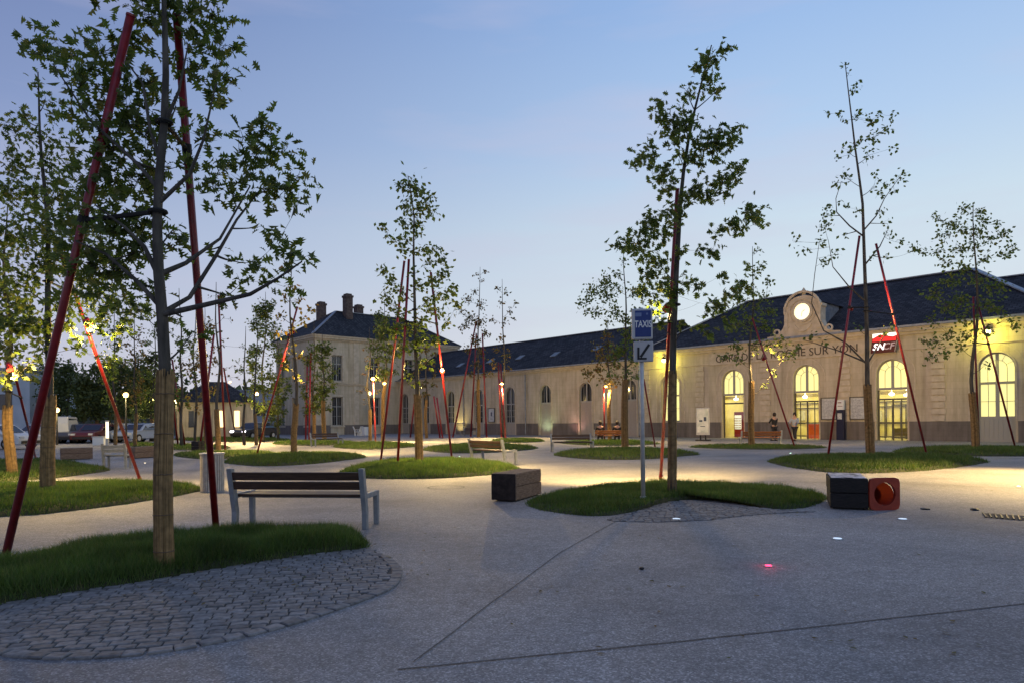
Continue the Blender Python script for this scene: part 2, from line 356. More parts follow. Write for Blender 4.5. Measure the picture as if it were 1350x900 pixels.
# near-left island
island([(484,714),(455,703),(400,706),(330,708),(230,714),(130,724),(30,744),(-60,764),(-150,800),(-110,812),(0,797),(100,781),(200,765),(330,743),(430,729),(478,723)], 75000, .13, .105, .0045)
island([(268,645),(230,640),(150,640),(60,642),(-40,646),(-120,660),(-60,684),(0,681),(60,677),(130,669),(200,659),(250,650)], 42000, .15, .09, .008)
island([(145,619),(110,615),(50,615),(-20,618),(-80,624),(-20,634),(30,633),(80,629),(125,623)], 14000, .13, .09, .012)
island([(105,611),(60,609),(0,609),(-60,612),(0,617),(50,616),(95,613)], 6000, .12, .09, .016)
island([(483,602),(450,599),(400,599),(340,602),(300,607),(298,610),(340,614),(400,612),(450,607)], 16000, .15, .1, .013)
island([(365,598),(320,596),(240,598),(232,601),(270,605),(320,603),(355,601)], 8000, .12, .1, .015)
island([(475,584),(430,582),(370,583),(362,585),(400,587),(450,586)], 6000, .12, .12, .02)
island([(552,587),(500,584),(455,586),(440,589),(480,592),(530,590)], 8000, .12, .12, .02)
island([(708,590),(660,586),(600,587),(560,591),(570,595),(620,597),(680,594)], 9000, .12, .12, .018)
island([(684,618),(650,611),(600,608),(540,608),(490,612),(452,621),(450,626),(480,630),(540,631),(600,629),(650,625),(680,621)], 34000, .16, .1, .010)
island([(920,598),(870,593),(800,592),(745,596),(732,600),(780,605),(850,605),(900,601)], 12000, .14, .1, .014)
island([(1090,655),(1040,645),(960,640),(880,638),(820,640),(760,646),(712,656),(696,664),(715,672),(780,680),(830,675),(880,662),(920,658),(970,663),(1020,671),(1065,668),(1086,660)], 52000, .09, .085, .006)
island([(1302,608),(1250,603),(1190,601),(1100,602),(1040,604),(1012,608),(1050,617),(1110,623),(1190,622),(1250,617),(1285,612)], 26000, .16, .1, .011)
island([(1430,594),(1350,592),(1280,591),(1210,592),(1178,595),(1220,599),(1300,601),(1400,600)], 14000, .15, .1, .014)
island([(1090,589),(1040,587),(980,586),(930,587),(908,589),(950,591),(1010,592),(1070,591)], 7000, .08, .08, .016)
island([(868,584),(820,581),(760,582),(740,584),(790,587),(850,586)], 6000, .1, .12, .02)
island([(718,581),(690,579),(655,580),(650,582),(690,583)], 4000, .1, .12, .03)
island([(300,589),(250,586),(205,588),(200,591),(240,593),(290,592)], 5000, .1, .1, .02)
island([(208,586),(190,585),(170,586),(172,588),(195,588)], 2500, .1, .1, .02)
island([(380,579),(320,577),(240,578),(236,580),(300,582),(370,581)], 6000, .1, .14, .03)

# cobbled half oval in front of the near island
def inside(p, poly):
    r = False; n = len(poly)
    for i in range(n):
        a, b = poly[i], poly[(i+1) % n]
        if (a.y > p[1]) != (b.y > p[1]) and p[0] < (b.x-a.x)*(p[1]-a.y)/(b.y-a.y)+a.x: r = not r
    return r
def setts(px, rowdir, sx, sy, holes=()):
    poly = smooth_poly(px); b = MB(); b.f.append(tuple(range(len(poly)))); b.v += [(p.x, p.y, .004) for p in poly]
    structure(b.build('sett_bed', M_MORTAR))
    u = Vector((cos(rowdir), sin(rowdir), 0)); v = Vector((-sin(rowdir), cos(rowdir), 0)); s = MB()
    xs = [p.dot(u) for p in poly]; ys = [p.dot(v) for p in poly]; y = min(ys); r = 0
    def sett(c, a, b2, ang):
        cu, cv = Vector((cos(ang), sin(ang), 0)), Vector((-sin(ang), cos(ang), 0)); n = len(s.v); z = .012+random.uniform(-.003,.004)
        for k, (ins, zz) in enumerate(((0, 0), (.0, z-.006), (.007, z))):
            for i, j in ((-1,-1), (1,-1), (1,1), (-1,1)):
                q = c+cu*(i*(a/2-ins)+random.uniform(-.003,.003))+cv*(j*(b2/2-ins)+random.uniform(-.003,.003)); s.v.append((q.x, q.y, zz))
        for k in (0, 4):
            for i in range(4): s.f.append((n+k+i, n+k+(i+1) % 4, n+k+4+(i+1) % 4, n+k+4+i))
        s.f.append((n+8, n+9, n+10, n+11))
    while y < max(ys):
        x = min(xs)+random.uniform(0, sx)
        rh = sy*random.uniform(.94,1.08)
        while x < max(xs):
            wd = sx*random.uniform(.85,1.18); bow = .05*sin((x-min(xs))*1.1)+.02*sin(x*3+y)
            c = u*(x+wd/2)+v*(y+rh/2+bow)
            ok = inside(c[:2], poly) and 2 <= sum(inside((c+u*i*wd*.5+v*j*rh*.5)[:2], poly) for i in (-1,1) for j in (-1,1))
            if ok: sett(c, wd-.012, rh-.012, rowdir+random.uniform(-.05,.05)+.05*cos((x-min(xs))*1.1))
            x += wd
        y += rh
    return poly, s, sett
pv, s, sett = setts([(484,722),(512,743),(518,757),(505,775),(450,797),(370,823),(290,842),(200,857),(110,863),(40,861),(-40,850),(-130,830),(-110,806),(0,795),(100,780),(200,764),(330,742),(430,728)], .26, .125, .088)
structure(s.build('sett_paving', M_SETT))
# border course along the outer curve
s2 = MB(); pc = sum(pv, Vector())/len(pv); path = []
for i in range(4, 76):
    a_, b_, c_ = pv[i-1], pv[i], pv[i+1]; t = (c_-a_).normalized(); n = Vector((t.y, -t.x, 0)); n = n if (b_-pc).dot(n) > 0 else -n; path.append(b_+n*.035)
acc = 0; last = path[0]
for p, q in zip(path, path[1:]):
    seg = (q-p).length
    while acc <= seg:
        c = p.lerp(q, acc/seg if seg else 0); t = (q-p).normalized(); n = Vector((-t.y, t.x, 0)); ln = .15*random.uniform(.85,1.15)
        i = len(s2.v); z = .017
        for k, (ins, zz) in enumerate(((0,0), (0,z-.006), (.007,z))):
            for e, f in ((-1,-1), (1,-1), (1,1), (-1,1)):
                w3 = c+t*(e*(ln/2-.006-ins))+n*(f*(.048-ins)+random.uniform(-.002,.002)); s2.v.append((w3.x, w3.y, zz+.001))
        for k in (0,4):
            for e in range(4): s2.f.append((i+k+e, i+k+(e+1) % 4, i+k+4+(e+1) % 4, i+k+4+e))
        s2.f.append((i+8, i+9, i+10, i+11)); acc += ln
    acc -= seg
structure(s2.build('sett_border', M_SETT))
pv, s, sett = setts([(832,677),(870,664),(905,659),(950,661),(1000,669),(1050,673),(1075,674),(1000,678),(930,685),(860,688),(800,685)], .1, .125, .088)
structure(s.build('sett_paving', M_SETT))

# ------------------------------------------------------------------ station (local frame: x along the front towards the right, y into the building)
SO = Vector((23.044, 41.499, 0)); SRZ = atan2(-.741, .671)
UX = Vector((.671,-.741,0)); UY = Vector((.741,.671,0))
def SW(x, y, z=0): return SO+UX*x+UY*y+Vector((0,0,z))
def FX(px, py, y=0):
    a, b = ray(px, py); o = SO+UY*y; x = (a*o.y-o.x)/(UX.x-a*UX.y); Y = o.y+UX.y*x; return x, CZ+b*Y
ST = thing('railway_station', 'long pale limestone railway station with slate roofs, clock gable and lit arched doors', 'station', SO, SRZ)
front = lambda u, z, d: (u, d, z)                     # d = depth inward
def arch_pts(xc, w, zs, n=12): return [(xc-w/2*cos(pi*k/n), zs+w/2*sin(pi*k/n)) for k in range(n+1)]
def wall(b, fm, x0, x1, z0, z1, ops, rev=.28, flip=False):
    """ops: (xc, w, zbottom, zspring, arched) in rising xc; front sheet with real openings and reveals"""
    x = x0
    for xc, w_, zb, zs, ar in ops:
        l, r = xc-w_/2, xc+w_/2
        b.quad(fm(x,z0,0), fm(l,z0,0), fm(l,z1,0), fm(x,z1,0))
        if zb > z0: b.quad(fm(l,z0,0), fm(r,z0,0), fm(r,zb,0), fm(l,zb,0)); b.quad(fm(l,zb,0), fm(r,zb,0), fm(r,zb,rev), fm(l,zb,rev))
        top = arch_pts(xc, w_, zs) if ar else [(l,zs), (r,zs)]
        for (a, za), (c, zc) in zip(top, top[1:]):
            b.quad(fm(a,za,0), fm(c,zc,0), fm(c,z1,0), fm(a,z1,0)); b.quad(fm(a,za,0), fm(c,zc,0), fm(c,zc,rev), fm(a,za,rev))
        for e in (l, r): b.quad(fm(e,zb,0), fm(e,zs,0), fm(e,zs,rev), fm(e,zb,rev))
        x = r
    b.quad(fm(x,z0,0), fm(x1,z0,0), fm(x1,z1,0), fm(x,z1,0))
def archband(b, fm, xc, w_, zs, zb, t, d0, d1, n=14):
    """moulding round an arched opening"""
    for k in range(n):
        a0, a1 = pi*k/n, pi*(k+1)/n; pts = []
        for r in (w_/2, w_/2+t): pts.append([(xc-r*cos(a), zs+r*sin(a)) for a in (a0, a1)])
        b.prism([pts[0][0], pts[0][1], pts[1][1], pts[1][0]], fm, d0, d1)
    for s_ in (-1, 1):
        l = xc+s_*w_/2; r = l+s_*t; b.prism([(min(l,r),zb), (max(l,r),zb), (max(l,r),zs), (min(l,r),zs)], fm, d0, d1)
def bx(b, fm, x0, x1, z0, z1, d0, d1): b.prism([(x0,z0), (x1,z0), (x1,z1), (x0,z1)], fm, d0, d1)
def ringarc(b, fm, xc, zc, r0, r1, d0, d1, a_0=0, a_1=pi, n=12):
    for k in range(n):
        a, c = a_0+(a_1-a_0)*k/n, a_0+(a_1-a_0)*(k+1)/n
        b.prism([(xc-r0*cos(a),zc+r0*sin(a)), (xc-r0*cos(c),zc+r0*sin(c)), (xc-r1*cos(c),zc+r1*sin(c)), (xc-r1*cos(a),zc+r1*sin(a))], fm, d0, d1)

HX0, HX1 = -18.6, 8.2; HE = 6.45
HW = [-15.9, -10.55, -5.22, .04, 5.36, ]
dOps = [(-15.9,1.62,1.2,4.08,True)] + [(x,1.72,0,4.06,True) for x in HW[1:4]] + [(5.36,1.72,0,4.06,True)]
b = MB(); hall = lambda u, z, d: (u, d-.0, z)
wall(b, front, HX0, HX1, 0, HE, dOps, .35)
for x in (HX0, HX1): b.quad((x,0,0), (x,14,0), (x,14,HE), (x,0,HE))
b.quad((HX0,14,0), (HX1,14,0), (HX1,14,HE), (HX0,14,HE))
b.build('hall_wall', M_STONE, ST)
# arch mouldings, quoins, cornice, frieze, plinth of the hall
for x in HW:
    b = MB(); archband(b, front, x, 1.72, 4.06, 1.15, .09, -.05, .02); archband(b, front, x, 2.5, 4.06, 1.15, .07, -.025, .02); b.build('arch_moulding', M_PLAIN, ST)
for x in (-18.2, -13.25, -8.05, -2.7, 2.55, 7.75):
    b = MB(); z = 1.15; k = 0
    while z < 5.3:
        bx(b, front, x-.38+(.0 if k % 2 else .05), x+.38-(.0 if k % 2 else .05), z+.03, min(z+.35, 5.3), -.075, .02); z += .38; k += 1
    b.build('quoin', M_PLAIN, ST)
plx = []
edges = [HX0]
for x, w_, zb, zs, ar in dOps:
    if zb == 0 and x != 5.36: plx.append((edges[-1], x-w_/2-.12)); edges.append(x+w_/2+.12)
plx.append((edges[-1], 5.36-.98)); plx.append((5.36+.98, HX1))
for l, r in plx:
    b = MB(); bx(b, front, l, r, 0, 1.15, -.07, .02); b.build('plinth', M_PLINTH, ST)
b = MB(); bx(b, front, HX0-.1, HX1+.1, 5.42, 5.5, -.06, .02); bx(b, front, HX0-.2, HX1+.2, 6.3, 6.46, -.16, .02); bx(b, front, HX0-.35, HX1+.35, 6.46, 6.62, -.34, .02); bx(b, front, HX0-.42, HX1+.42, 6.62, 6.70, -.42, .0)
b.build('hall_cornice', M_PLAIN, ST)
b = MB(); bx(b, front, -12.4, -1.3, 5.36, 6.3, -.075, .015); b.build('name_panel', M_PLAIN, ST)
b = MB(); bx(b, front, HX0-.45, HX1+.45, 6.705, 6.83, -.52, -.36); b.build('gutter', M_ZINC, ST)
# hall roof (hipped)
r = MB(); e0, e1, f0, f1, zr = HX0-.4, HX1+.4, -.45, 14.45, 10.92; ra, rb = -13.2, 2.6
A, B, C_, D = (e0,f0,6.7), (e1,f0,6.7), (e1,f1,6.7), (e0,f1,6.7); R0, R1 = (ra,7,zr), (rb,7,zr)
r.quad(A,B,R1,R0); r.quad(C_,D,R0,R1); r.quad(B,C_,R1); r.quad(D,A,R0); r.quad(D,C_,B,A)
hr = r.build('hall_roof', M_SLATE, ST)
b = MB()
for p, q in ((A,R0), (B,R1), (D,R0), (C_,R1), (R0,R1)):
    b.bar((p[0],p[1],p[2]+.05), (q[0],q[1],q[2]+.05), .34, .07)
b.build('roof_flashing', M_ZINC, hr)

# windows: frames and panes
def fan(parent, x, w_, zs, ztr, lit, fr=M_FRAME):
    wn = MB(); d0, d1 = .2, .3; hw = w_/2
    ringarc(wn, front, x, zs, hw-.07, hw-.0, d0, d1); bx(wn, front, x-hw, x-hw+.07, ztr, zs, d0, d1); bx(wn, front, x+hw-.07, x+hw, ztr, zs, d0, d1)
    bx(wn, front, x-.075, x+.075, ztr, zs+hw-.03, d0-.02, d1+.01); bx(wn, front, x-hw, x+hw, ztr-.12, ztr+.02, d0-.03, d1+.02)
    ringarc(wn, front, x, zs, hw*.52-.012, hw*.52+.012, d0+.03, d1-.03)
    for s_ in (-1, 1):
        bx(wn, front, x+s_*hw*.52-.012, x+s_*hw*.52+.012, ztr, zs, d0+.03, d1-.03)
        for a in (radians(25), radians(62)):
            p, q = (x+s_*hw*.52*cos(a), zs+hw*.52*sin(a)), (x+s_*(hw-.05)*cos(a), zs+(hw-.05)*sin(a))
            wn.bar(front(p[0],p[1],.25), front(q[0],q[1],.25), .024, .024, up=(0,1,0))
    f = wn.build('fanlight_frame', fr, parent)
    pn = MB(); pts = [(x-hw,ztr)]+arch_pts(x, w_, zs)+[(x+hw,ztr)]; pn.f.append(tuple(range(len(pts)))); pn.v += [front(u, z, .26) for u, z in pts]
    pn.build('pane', lit, parent)
for i, x in enumerate(HW[1:4]):
    e = MB(); bx(e, front, x-.86, x-.78, 0, 3.2, .2, .3); bx(e, front, x+.78, x+.86, 0, 3.2, .2, .3); bx(e, front, x-.78, x+.78, 2.46, 2.56, .21, .29)
    if i: bx(e, front, x-.04, x+.04, 0, 2.46, .22, .28); bx(e, front, x-.5,x-.45,0,2.46,.23,.27); bx(e, front, x+.45,x+.5,0,2.46,.23,.27); bx(e, front, x-.78, x+.78, 1.05, 1.12, .22, .28)
    o = e.build('entrance_door', M_FRAMED, ST)
    fan(o, x, 1.72, 4.06, 3.2, M_LITPANE)
    pn = MB(); pn.quad(front(x-.78,.02,.26), front(x+.78,.02,.26), front(x+.78,3.2,.26), front(x-.78,3.2,.26)); pn.build('glass', M_GLASS, o)
def lit_window(x, w_, zs, zb):
    e = MB(); hw = w_/2; bx(e, front, x-.09, x+.09, zb, 3.2, .19, .3)
    for s_ in (-1,1):
        bx(e, front, x+s_*(hw-.04)-.04, x+s_*(hw-.04)+.04, zb, 3.2, .19, .3); bx(e, front, x+s_*hw*.5-.012, x+s_*hw*.5+.012, zb, 3.2, .22, .28)
    bx(e, front, x-hw, x+hw, 2.22, 2.25, .22, .28); bx(e, front, x-hw, x+hw, zb-.02, zb+.06, .17, .3)
    o = e.build('window', M_FRAME, ST); fan(o, x, w_, zs, 3.3, M_LITPANE)
    pn = MB(); pn.quad(front(x-hw,zb,.26), front(x+hw,zb,.26), front(x+hw,3.3,.26), front(x-hw,3.3,.26)); pn.build('pane', M_LITPANE, o)
lit_window(5.36, 1.72, 4.06, 1.35); lit_window(-15.9, 1.62, 4.08, 1.25)
b = MB(); bx(b, front, 4.5, 6.22, 0, 1.33, .12, .3)
for k in range(8): bx(b, front, 4.55+.215*k, 4.56+.215*k, .1, 1.25, .105, .13)
b.build('door_panel', M_FRAME, ST)

# interior of the hall
M_INW = nmat('interior_cream_paint', (.70,.62,.34), (.80,.74,.46), 1.5, .7)
M_INF = nmat('interior_tiled_floor', (.45,.42,.3), (.6,.56,.42), 3, .25)
b = MB(); x0, x1, y0, y1 = -13.0, 2.6, .38, 6.5
b.quad((x0,y1,0), (x1,y1,0), (x1,y1,4.9), (x0,y1,4.9)); b.quad((x0,y0,0), (x0,y1,0), (x0,y1,4.9), (x0,y0,4.9)); b.quad((x1,y0,0), (x1,y1,0), (x1,y1,4.9), (x1,y0,4.9)); b.quad((x0,y0,4.9), (x1,y0,4.9), (x1,y1,4.9), (x0,y1,4.9))
b.build('interior_wall', M_INW, ST)
b = MB(); b.quad((x0,.05,.006), (x1,.05,.006), (x1,y1,.006), (x0,y1,.006)); b.build('interior_floor', M_INF, ST)
M_CEIL = mat('ceiling_lamp_glow', (1,1,.9), .5, emit=(1,.93,.7), estr=7)
for x in (-11.2, -10.1, -6.0, -4.7, -.5, .5):
    for y in (1.6, 4.2):
        b = MB(); b.sphere((x, y, 2.86), .17, 10, 6, .6); b.cyl((x,y,2.9), .015, .015, 2, 6); b.build('ceiling_lamp', M_CEIL, ST)
la = bpy.data.lights.new('hall_light', 'AREA'); la.shape = 'RECTANGLE'; la.size = 14; la.size_y = 4.5; la.energy = 850; la.color = (1,.84,.30)
lo = bpy.data.objects.new('hall_light', la); COL.objects.link(lo); lo.parent = ST; lo.location = (-5.2, 3.4, 4.8)

def text_mesh(s, size, ext, m, name, parent, loc, rot, shear=0, align='CENTER', sx=1, space=1, bold=0):
    cu = bpy.data.curves.new(name, 'FONT'); cu.body = s; cu.size = size; cu.extrude = ext; cu.align_x = align; cu.align_y = 'CENTER'; cu.shear = shear; cu.space_character = space; cu.offset = bold; cu.resolution_u = 3
    t = bpy.data.objects.new('t', cu); COL.objects.link(t); bpy.context.view_layer.update()
    me = bpy.data.meshes.new_from_object(t.evaluated_get(bpy.context.evaluated_depsgraph_get())); bpy.data.objects.remove(t)
    me.materials.clear(); me.materials.append(m); o = bpy.data.objects.new(name, me); COL.objects.link(o)
    if parent: o.parent = parent
    o.location = loc; o.rotation_euler = rot; o.scale = (sx,1,1); return o
M_LET = mat('bronze_letters', (.085,.066,.05), .7)
# carved name: stretched so that it spans the panel
t = text_mesh('GARE DE LA ROCHE SUR YON', .72, .012, M_LET, 'station_name', ST, (-6.85,-.09,5.74), (pi/2,0,0), bold=.0)
bb = [v.co.x for v in t.data.vertices]; t.scale = (9.95/(max(bb)-min(bb)), 1, 1)

# clock gable
CX = -5.29
b = MB()
prof_ = []
for k in range(13):
    a = pi*k/12; prof_.append((CX+1.02*cos(a), 8.75+.62*sin(a)+.12))
body = [(CX-2.5,6.72), (CX+2.5,6.72), (CX+2.45,6.95), (CX+2.0,7.0), (CX+1.6,7.15), (CX+1.35,7.45), (CX+1.22,7.8), (CX+1.22,8.6), (CX+1.3,8.68), (CX+1.3,8.86)]+prof_[:]+[(CX-1.3,8.86), (CX-1.3,8.68), (CX-1.22,8.6), (CX-1.22,7.8), (CX-1.35,7.45), (CX-1.6,7.15), (CX-2.0,7.0), (CX-2.45,6.95)]
b.prism(body, front, -.25, .45)
cg = b.build('clock_gable', M_PLAIN, ST)
b = MB(); bx(b, front, CX-.95, CX+.95, 7.05, 9.0, .45, 3.2); b.quad((CX-1.1,.4,9.0), (CX,.4,9.35), (CX,3.8,9.35), (CX-1.1,3.8,9.0)); b.quad((CX+1.1,.4,9.0), (CX+1.1,3.8,9.0), (CX,3.8,9.35), (CX,.4,9.35)); b.build('gable_roof', M_ZINC, ST)
b = MB(); ringarc(b, front, CX, 8.42, .54, .70, -.36, -.2, 0, 2*pi, 28); ringarc(b, front, CX, 8.42, .82, .9, -.30, -.2, 0, 2*pi, 28)
ringarc(b, front, CX, 8.55, 1.12, 1.26, -.34, -.2, -.15, pi+.15, 20)
for s_ in (-1,1):
    ringarc(b, front, CX+s_*1.75, 7.2, .14, .24, -.32, -.2, 0, 2*pi, 14); bx(b, front, CX+s_*1.1-.12, CX+s_*1.1+.12, 7.25, 8.45, -.31, -.2)
ringarc(b, front, CX, 7.75, .5, .66, -.34, -.2, pi+.3, 2*pi-.3, 12)
b.lathe((CX,-.02,9.42), [(.16,0), (.2,.08), (.1,.16), (.17,.3), (.14,.42), (.02,.62)], 10)
b.build('gable_moulding', M_PLAIN, cg)
b = MB(); n = 32; b.f.append(tuple(range(n))); b.v += [(CX+.54*cos(2*pi*k/n), -.27, 8.42+.54*sin(2*pi*k/n)) for k in range(n)]
ck = b.build('clock_face', mat('lit_clock_dial', (1,.98,.8), .4, emit=(1,.93,.58), estr=1.1), ST)
b = MB(); b.bar((CX,-.285,8.42), (CX+.17,-.285,8.52), .03, .012, up=(0,1,0)); b.bar((CX,-.285,8.42), (CX-.06,-.285,8.12), .025, .012, up=(0,1,0)); b.build('clock_hands', mat('grey_hands', (.3,.28,.2), .5), ck)

# low wings
def low_wing(x0, x1, wins, nm):
    b = MB(); wall(b, front, x0, x1, 0, 6.1, [(x,1.44,0,3.98,True) for x in wins], .3); b.quad((x0,12,0), (x1,12,0), (x1,12,6.1), (x0,12,6.1)); b.quad((x0,0,0), (x0,12,0), (x0,12,6.1), (x0,0,6.1)); b.quad((x1,0,0), (x1,12,0), (x1,12,6.1), (x1,0,6.1))
    b.build('wing_wall', M_STONE, ST)
    e = x0
    for x in wins+[x1+.95]:
        b = MB(); bx(b, front, e, x-.95, 0, 1.12, -.06, .02); b.build('plinth', M_PLINTH, ST); e = x+.95
    b = MB(); bx(b, front, x0, x1, 5.9, 6.02, -.12, .02); bx(b, front, x0, x1, 6.02, 6.2, -.28, .02); b.build('wing_cornice', M_PLAIN, ST)
    r = MB(); r.quad((x0,-.35,6.2), (x1,-.35,6.2), (x1,6,9.95), (x0,6,9.95)); r.quad((x0,6,9.95), (x1,6,9.95), (x1,12.35,6.2), (x0,12.35,6.2)); r.quad((x0,12.35,6.2), (x1,12.35,6.2), (x1,-.35,6.2), (x0,-.35,6.2))
    for x in (x0, x1): r.quad((x,-.35,6.2), (x,12.35,6.2), (x,6,9.95))
    ro = r.build('wing_roof', M_SLATE, ST)
    b = MB(); b.bar((x0,6,9.98), (x1,6,9.98), .3, .07); bx(b, front, x0, x1, 6.2, 6.31, -.45, -.3); b.build('ridge_capping', M_ZINC, ro)
    return ro
LWIN = [-19.95 if False else -54.17+0, -49.1, -44.3, -39.5, -34.6, -29.67, -24.75, -20.9]
LWIN = [-54.0+.8, -48.95, -44.25, -39.45, -34.6, -29.67, -24.7, -19.9]
LWX1 = HX0
wins = [x for x in LWIN if x+1 < LWX1-.2]
lr = low_wing(-54.6, LWX1, [x for x in wins if x > -54], 'left')
wr_ = low_wing(HX1, 60, [12, 17, 22, 27, 32], 'right')
r = MB(); xa, xb = HX1-5.0, HX1+.01; r.quad((xa,.5,6.70), (xb,.5,6.70), (xb,6,9.95), (xa,6,9.95)); r.quad((xa,6,9.95), (xb,6,9.95), (xb,12.3,6.2), (xa,12.3,6.2)); r.quad((xa,.5,6.7), (xa,6,9.95), (xa,12.3,6.2)); r.build('roof_junction', M_SLATE, wr_)
b = MB(); b.bar((xa,6,9.98), (xb,6,9.98), .3, .07); b.build('ridge_capping', M_ZINC, wr_)
M_SHUT = nmat('beige_door_boards', (.34,.29,.24), (.42,.37,.31), 8, .75, stretch=(8,8,1))
for i, x in enumerate(wins+[12,17,22,27,32]):
    b = MB(); archband(b, front, x, 1.44, 3.98, 1.12, .08, -.045, .02); archband(b, front, x, 1.9, 3.98, 0, .07, -.02, .02); b.build('arch_moulding', M_PLAIN, ST)
    e = MB(); hw = .72; ringarc(e, front, x, 3.98, hw-.07, hw, .15, .25, n=10); bx(e, front, x-hw, x-hw+.07, 3.05, 3.98, .15, .25); bx(e, front, x+hw-.07, x+hw, 3.05, 3.98, .15, .25)
    bx(e, front, x-.06, x+.06, 3.05, 4.64, .14, .25); bx(e, front, x-hw, x+hw, 2.95, 3.07, .12, .26)
    for s_ in (-1,1): bx(e, front, x+s_*.36-.012, x+s_*.36+.012, 3.07, 4.45, .18, .24)
    glazed = i in (0,1,2,3,4)
    if glazed:
        for s_ in (-1,1): bx(e, front, x+s_*(hw-.04)-.04, x+s_*(hw-.04)+.04, 1.2, 2.95, .15, .25); bx(e, front, x+s_*.34-.02, x+s_*.34+.02, 1.2, 2.95, .17, .25)
        bx(e, front, x-.06, x+.06, 1.2, 2.95, .14, .25); bx(e, front, x-hw, x+hw, 1.1, 1.25, .1, .26)
        for z in (1.8, 2.4): bx(e, front, x-hw, x+hw, z-.02, z+.02, .17, .25)
    wo = e.build('window', M_FRAME, ST)
    pn = MB(); pts = [(x-hw,1.1 if glazed else 3.05)]+arch_pts(x, 1.44, 3.98)+[(x+hw,1.1 if glazed else 3.05)]; pn.f.append(tuple(range(len(pts)))); pn.v += [front(u, z, .22) for u, z in pts]; pn.build('pane', M_DARKPANE, wo)
    d = MB(); bx(d, front, x-hw, x+hw, 0, 1.12 if glazed else 2.96, .14, .24)
    if not glazed:
        for s_ in (-1,1):
            for k in range(20): bx(d, front, x+s_*.36-.26, x+s_*.36+.26, 1.2+.083*k, 1.25+.083*k, .12, .14)
        for s_ in (-1,1): bx(d, front, x+s_*.36-.27, x+s_*.36+.27, .15, 1.02, .125, .14)
    bx(d, front, x-.012, x+.012, 0, 1.1 if glazed else 2.9, .118, .14)
    d.build('door_panel', M_SHUT, ST)
# skylights on the left low roof
for px, py in ((787,460),(732,468),(686,472),(647,476.7),(607,482)):
    best = min((abs(FX(px,py,y_)[1]-(6.2+(y_+.35)/6.35*3.75)), y_) for y_ in [k*.05 for k in range(120)])
    y_ = best[1]; x_, z_ = FX(px, py, y_); z_ = 6.2+(y_+.35)/6.35*3.75; sl = atan2(3.75, 6.35)
    b = MB(); M_ = Matrix.Translation((x_, y_, z_+.05)) @ Matrix.Rotation(sl, 4, 'X'); b.box(0,0,0,.75,.9,.12, M=M_)
    o = b.build('skylight', mat('skylight_glass', (.09,.10,.12), .35, spec=.4), lr); 
# two storey pavilion
PX, PL, PY0, PY1, PE = -54.6, -64.7, -10.75, 8.85, 10.7
side = lambda u, z, d: (PX-d, u, z)         # face looking towards +x
fr2 = lambda u, z, d: (u, PY0+d, z)
b = MB()
sw = [-8.05, -3.25, 1.5, 6.1]
wall(b, side, PY0, PY1, 0, 5.6, [(-8.05,1.35,1.0,4.25,False), (-3.25,1.35,1.0,4.25,False)], .3)
wall(b, side, PY0, PY1, 5.6, PE, [(y,1.3,6.0,8.9,False) for y in sw], .3)
fw = [-62.9, -59.65, -56.4]
wall(b, fr2, PL, PX, 0, 5.6, [(x,1.3,1.0,4.25,False) for x in fw], .3)
wall(b, fr2, PL, PX, 5.6, PE, [(x,1.3,6.0,8.9,False) for x in fw], .3)
b.quad((PL,PY0,0), (PL,PY1,0), (PL,PY1,PE), (PL,PY0,PE)); b.quad((PL,PY1,0), (PX,PY1,0), (PX,PY1,PE), (PL,PY1,PE))
b.build('pavilion_wall', M_STONE, ST)
b = MB()
for z0, z1, o_ in ((5.55,5.68,.08), (5.68,5.76,.14), (10.45,10.62,.12), (10.62,10.86,.3), (10.86,11.0,.42), (0,1.1,.06)):
    if z0 == 0: continue
    bx(b, side, PY0-o_, PY1+o_, z0, z1, -o_, .01); bx(b, fr2, PL-o_, PX-.012, z0, z1, -o_, .01)
b.build('pavilion_cornice', M_PLAIN, ST)
b = MB(); e = PY0-.06
for y_ in (-8.05,-3.25): bx(b, side, e, y_-.85, 0, 1.08, -.06, .01); e = y_+.85
bx(b, side, e, -.02, 0, 1.08, -.06, .01); b.build('plinth', M_PLINTH, ST); b = MB(); bx(b, fr2, PL-.06, PX-.013, 0, 1.08, -.06, .01); b.build('plinth', M_PLINTH, ST)
b = MB()
for (u0, u1) in ((PY0, PY0+.8), (-5.95,-5.35)):
    bx(b, side, u0-.04, u1, 1.1, 5.5, -.05, .01); bx(b, side, u0-.04, u1, 5.8, 10.44, -.05, .01)
b.build('pilaster', M_PLAIN, ST)
